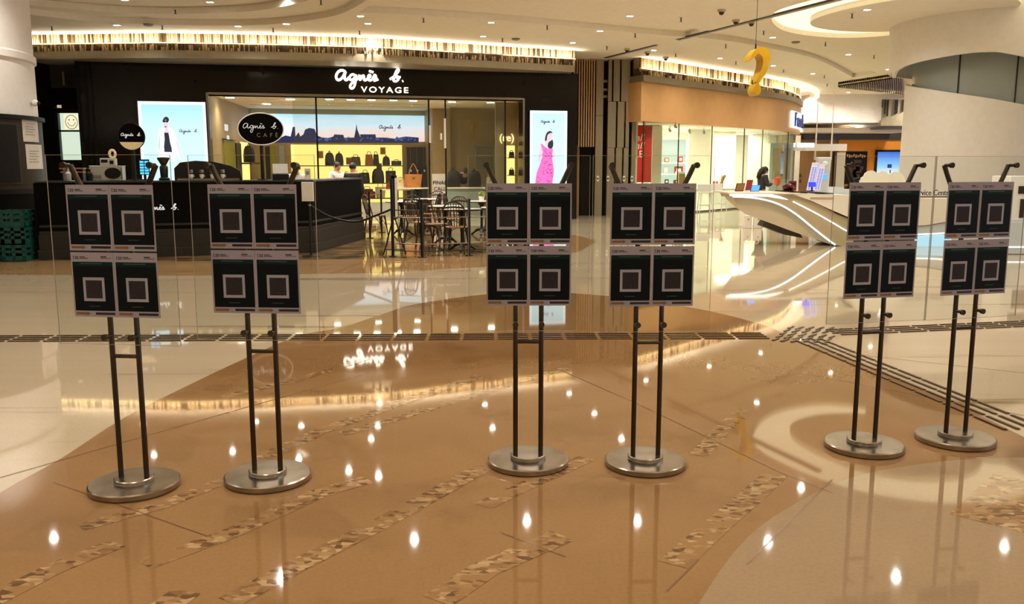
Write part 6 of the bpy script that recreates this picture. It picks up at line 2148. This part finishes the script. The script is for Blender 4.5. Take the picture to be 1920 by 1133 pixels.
# white counter with toys, and stools
Yc = 31.5
xa, xb = at_y(1300, 350, Yc).x, at_y(1398, 350, Yc).x
zc = at_y(1340, 353, Yc).z
e = empty('shop_counter', ((xa + xb) / 2, Yc, .005), 'white counter inside the glass shop behind the white stools', 'counter')
m = MB(); m.obox((xa, Yc, .005), (xb - xa, 0, 0), (0, .6, 0), (0, 0, zc - .04)); m.build('body', ['white_gloss'], e); m = MB(); m.obox((xa - .03, Yc - .05, zc - .04), (xb - xa + .06, 0, 0), (0, .7, 0), (0, 0, .04)); m.build('top', ['white_matt'], e, bev=.005)
p = at_y(1341, 345, Yc + .2); p.z = zc + .002
m = MB(); m.box(p + ZV * .12, (.16, .12, .24)); m.box(p + Vector((.12, 0, .10)), (.07, .12, .20), 1); o = m.build('gift_box', ['banner_red', 'white_matt']); m = MB(); m.box(p + Vector((0, -.062, .12)), (.03, .004, .24)); m.build('ribbon', ['white_matt'], o); tag(o, 'pink red gift box on the white shop counter', 'box')
p = at_y(1353, 345, Yc + .15); p.z = zc + .002
e2 = empty('toy_giraffe', p, 'small brown spotted toy animal on the white shop counter', 'toy')
m = MB(); m.tube([p + Vector((.0, 0, .18)), p + Vector((.02, 0, .30)), p + Vector((.06, 0, .38)), p + Vector((.0, -.02, .40))], [.04, .06, .075, .05], 10); m.ball(p + Vector((.10, 0, .42)), (.05, .04, .05), 10); m.build('body', ['giraffe'], e2)
for dx, dy in ((-.03, -.03), (.03, -.03), (-.03, .03), (.03, .03)): m = MB(); m.tube([p + Vector((dx, dy, .0)), p + Vector((dx, dy, .20))], .014, 6); m.build('leg', ['bag_brown'], e2)
mat('stool_white', '#e6e3da', 0.3)
st = None
for px, Y, l in ((1322, 28.6, 'white bar stool with low back inside the glass shop, nearer the fourth stand'), (1347, 29.6, 'white bar stool with low back inside the glass shop, nearer the desk')):
    p = at_y(px, 380, Y); p.z = .0; sh = .66
    if st is None:
        st = empty('bar_stool', (0, 0, 0), l, 'stool', 'white stools in the glass shop')
        m = MB(); m.box((0, 0, sh), (.42, .40, .04)); m.build('seat', ['stool_white'], st, bev=.015)
        m = MB(); m.box((0, .20, sh + .14), (.42, .03, .24), 0, 0, .1); m.build('backrest', ['stool_white'], st, bev=.012)
        for sx in (-1, 1):
            for sy in (-1, 1): m = MB(); m.tube([(sx * .16, sy * .15, sh), (sx * .21, sy * .20, .0)], .015, 8); m.build('leg', ['stool_white'], st)
        m = MB(); m.tube([(-.19, -.185, .25), (.19, -.185, .25), (.19, .185, .25), (-.19, .185, .25)], .010, 6, closed=True); m.build('footrest', ['stool_white'], st)
        fs_ = Vector((p.x, p.y, .006))
    else: copy_tree(st, Vector((p.x, p.y, .006)), .2, label=l)
st.location = fs_
# tall glass case at the curved end
p = at_y(1460, 330, 35.5)
m = MB(); m.box((p.x, 35.5, 1.2), (.9, .5, 2.4)); o = m.build('tall_showcase', ['frosted']); m = MB(); m.box((p.x, 35.24, 1.6), (.7, .02, 1.2)); m.build('dark_print', ['grey_panel'], o); tag(o, 'tall grey showcase at the curved end of the glass shop', 'display case')

# ---------------------------------------------------------------- far corridor fittings
glow('sign_lilac', '#eef0ff', 1.5)
Yh = 38.5
e = empty('hanging_sign', at_y(1535, 284, Yh), 'pale hanging sign board with a glowing caption before the brown wall', 'sign')
m = MB(); ybox(m, 1490, 1588, 270, 283, Yh, .15); m.build('board', ['plaster_white'], e)
za = at_y(1510, 272.5, Yh)
m = MB(); ybox(m, 1495, 1527, 268, 276, Yh - .03, .03); m.build('caption', ['sign_lilac'], e)
for px in (1530, 1559):
    a = at_y(px, 270, Yh + .07); m = MB(); m.tube([a, (a.x, a.y, CEIL_Z)], .02, 6); m.build('hanger', ['white_matt'], e)
Yo = YB - .2
e = empty('wall_poster', at_y(1604, 340, Yo), 'dark poster with pinkish lettering on the orange wall', 'poster')
m = MB(); ybox(m, 1585, 1625, 284, 345, Yo, .04); m.build('sheet', ['black'], e)
m = MB()
for i in range(9): ybox(m, 1588 + 4 * i, 1590.5 + 4 * i, 289 + (i * 7) % 3, 294 + (i * 5) % 3, Yo - .01, .008)
for i in range(12): ybox(m, 1589 + random.uniform(0, 32), 1592 + random.uniform(0, 31), 300 + 3 * i, 306 + 3 * i, Yo - .008, .006, 1)
m.build('lettering', ['skin', 'bag_brown'], e)
tvm = screen_gradient('tv_picture', [(0, '#d9ecff'), (0.35, '#8ec6ff'), (1, '#2c66c8')], 0.9, 'Z', 0.0, 1.0)
e = empty('wall_screen', at_y(1668, 330, Yo), 'lit blue wall screen on the orange wall beside the column', 'television')
m = MB(); ybox(m, 1641, 1720, 281, 331, Yo - .05, .08); m.build('frame', ['black'], e); m = MB(); ybox(m, 1645, 1716, 285, 327, Yo - .06, .02); m.build('screen', [tvm], e)
m = MB(); ybox(m, 1664, 1672, 308, 315, Yo - .07, .008); ybox(m, 1655, 1700, 317, 319, Yo - .07, .008, 1); ybox(m, 1668, 1670, 319, 327, Yo - .07, .008); m.build('picture', ['sign_blue', 'white_matt'], e)
for i, px in enumerate((1478.5, 1485, 1491)):
    m = MB(); ybox(m, px - 2, px + 2, 329, 335, YB - .03, .03); o = m.build('wall_plate', ['smoked']); m = MB(); ybox(m, px - 1, px + 1, 331, 333, YB - .04, .01); m.build('button', ['frame_tan'], o); tag(o, 'small dark plate in the row of three on the brown wall', 'wall plate', 'row of plates on the brown wall')
for y, l in ((330, 'upper dark plate right of the row on the brown wall'), (340, 'lower dark plate right of the row on the brown wall')):
    m = MB(); ybox(m, 1499, 1502.5, y - 3.5, y + 3, YB - .03, .03); o = m.build('wall_plate', ['smoked']); m = MB(); ybox(m, 1500, 1501.5, y - 1, y + 1, YB - .04, .01); m.build('button', ['frame_tan'], o); tag(o, l, 'wall plate')
for px, py in ((1520, 245), (1548, 243), (1600, 243)):
    p = at_z(px, py, 3.40); m = MB(); m.lathe([(.16, -.02), (.16, 0)], (p.x, min(p.y, 42.5), 3.4), 16); o = m.build('downlight', ['lamp']); tag(o, 'round lamp under the low beam before the brown wall', 'ceiling light', 'lamps under the low beam')
# smiling board and shades seen in the lit window on the left
e = empty('smiley_board', at_y(134, 243, YW + .09), 'white board with a drawn smiling face in the lit window on the left', 'picture')
m = MB(); ybox(m, 120, 146, 214, 243, YW + .09, .02); m.build('board', ['lit_cream'], e)
c = at_y(134, 229, YW + .08)
m = MB(); m.tube([c + Vector((.16 * cos(a), 0, .18 * sin(a))) for a in [2 * pi * i / 24 for i in range(24)]], .008, 6, closed=True); m.tube([c + Vector((.10 * cos(a), 0, .10 * sin(a))) for a in [pi + pi * i / 10 for i in range(11)]], .007, 6)
for s in (-1, 1): m.ball(c + Vector((s * .06, 0, .06)), (.018, .008, .02), 8)
m.build('drawing', ['lip_grey'], e)
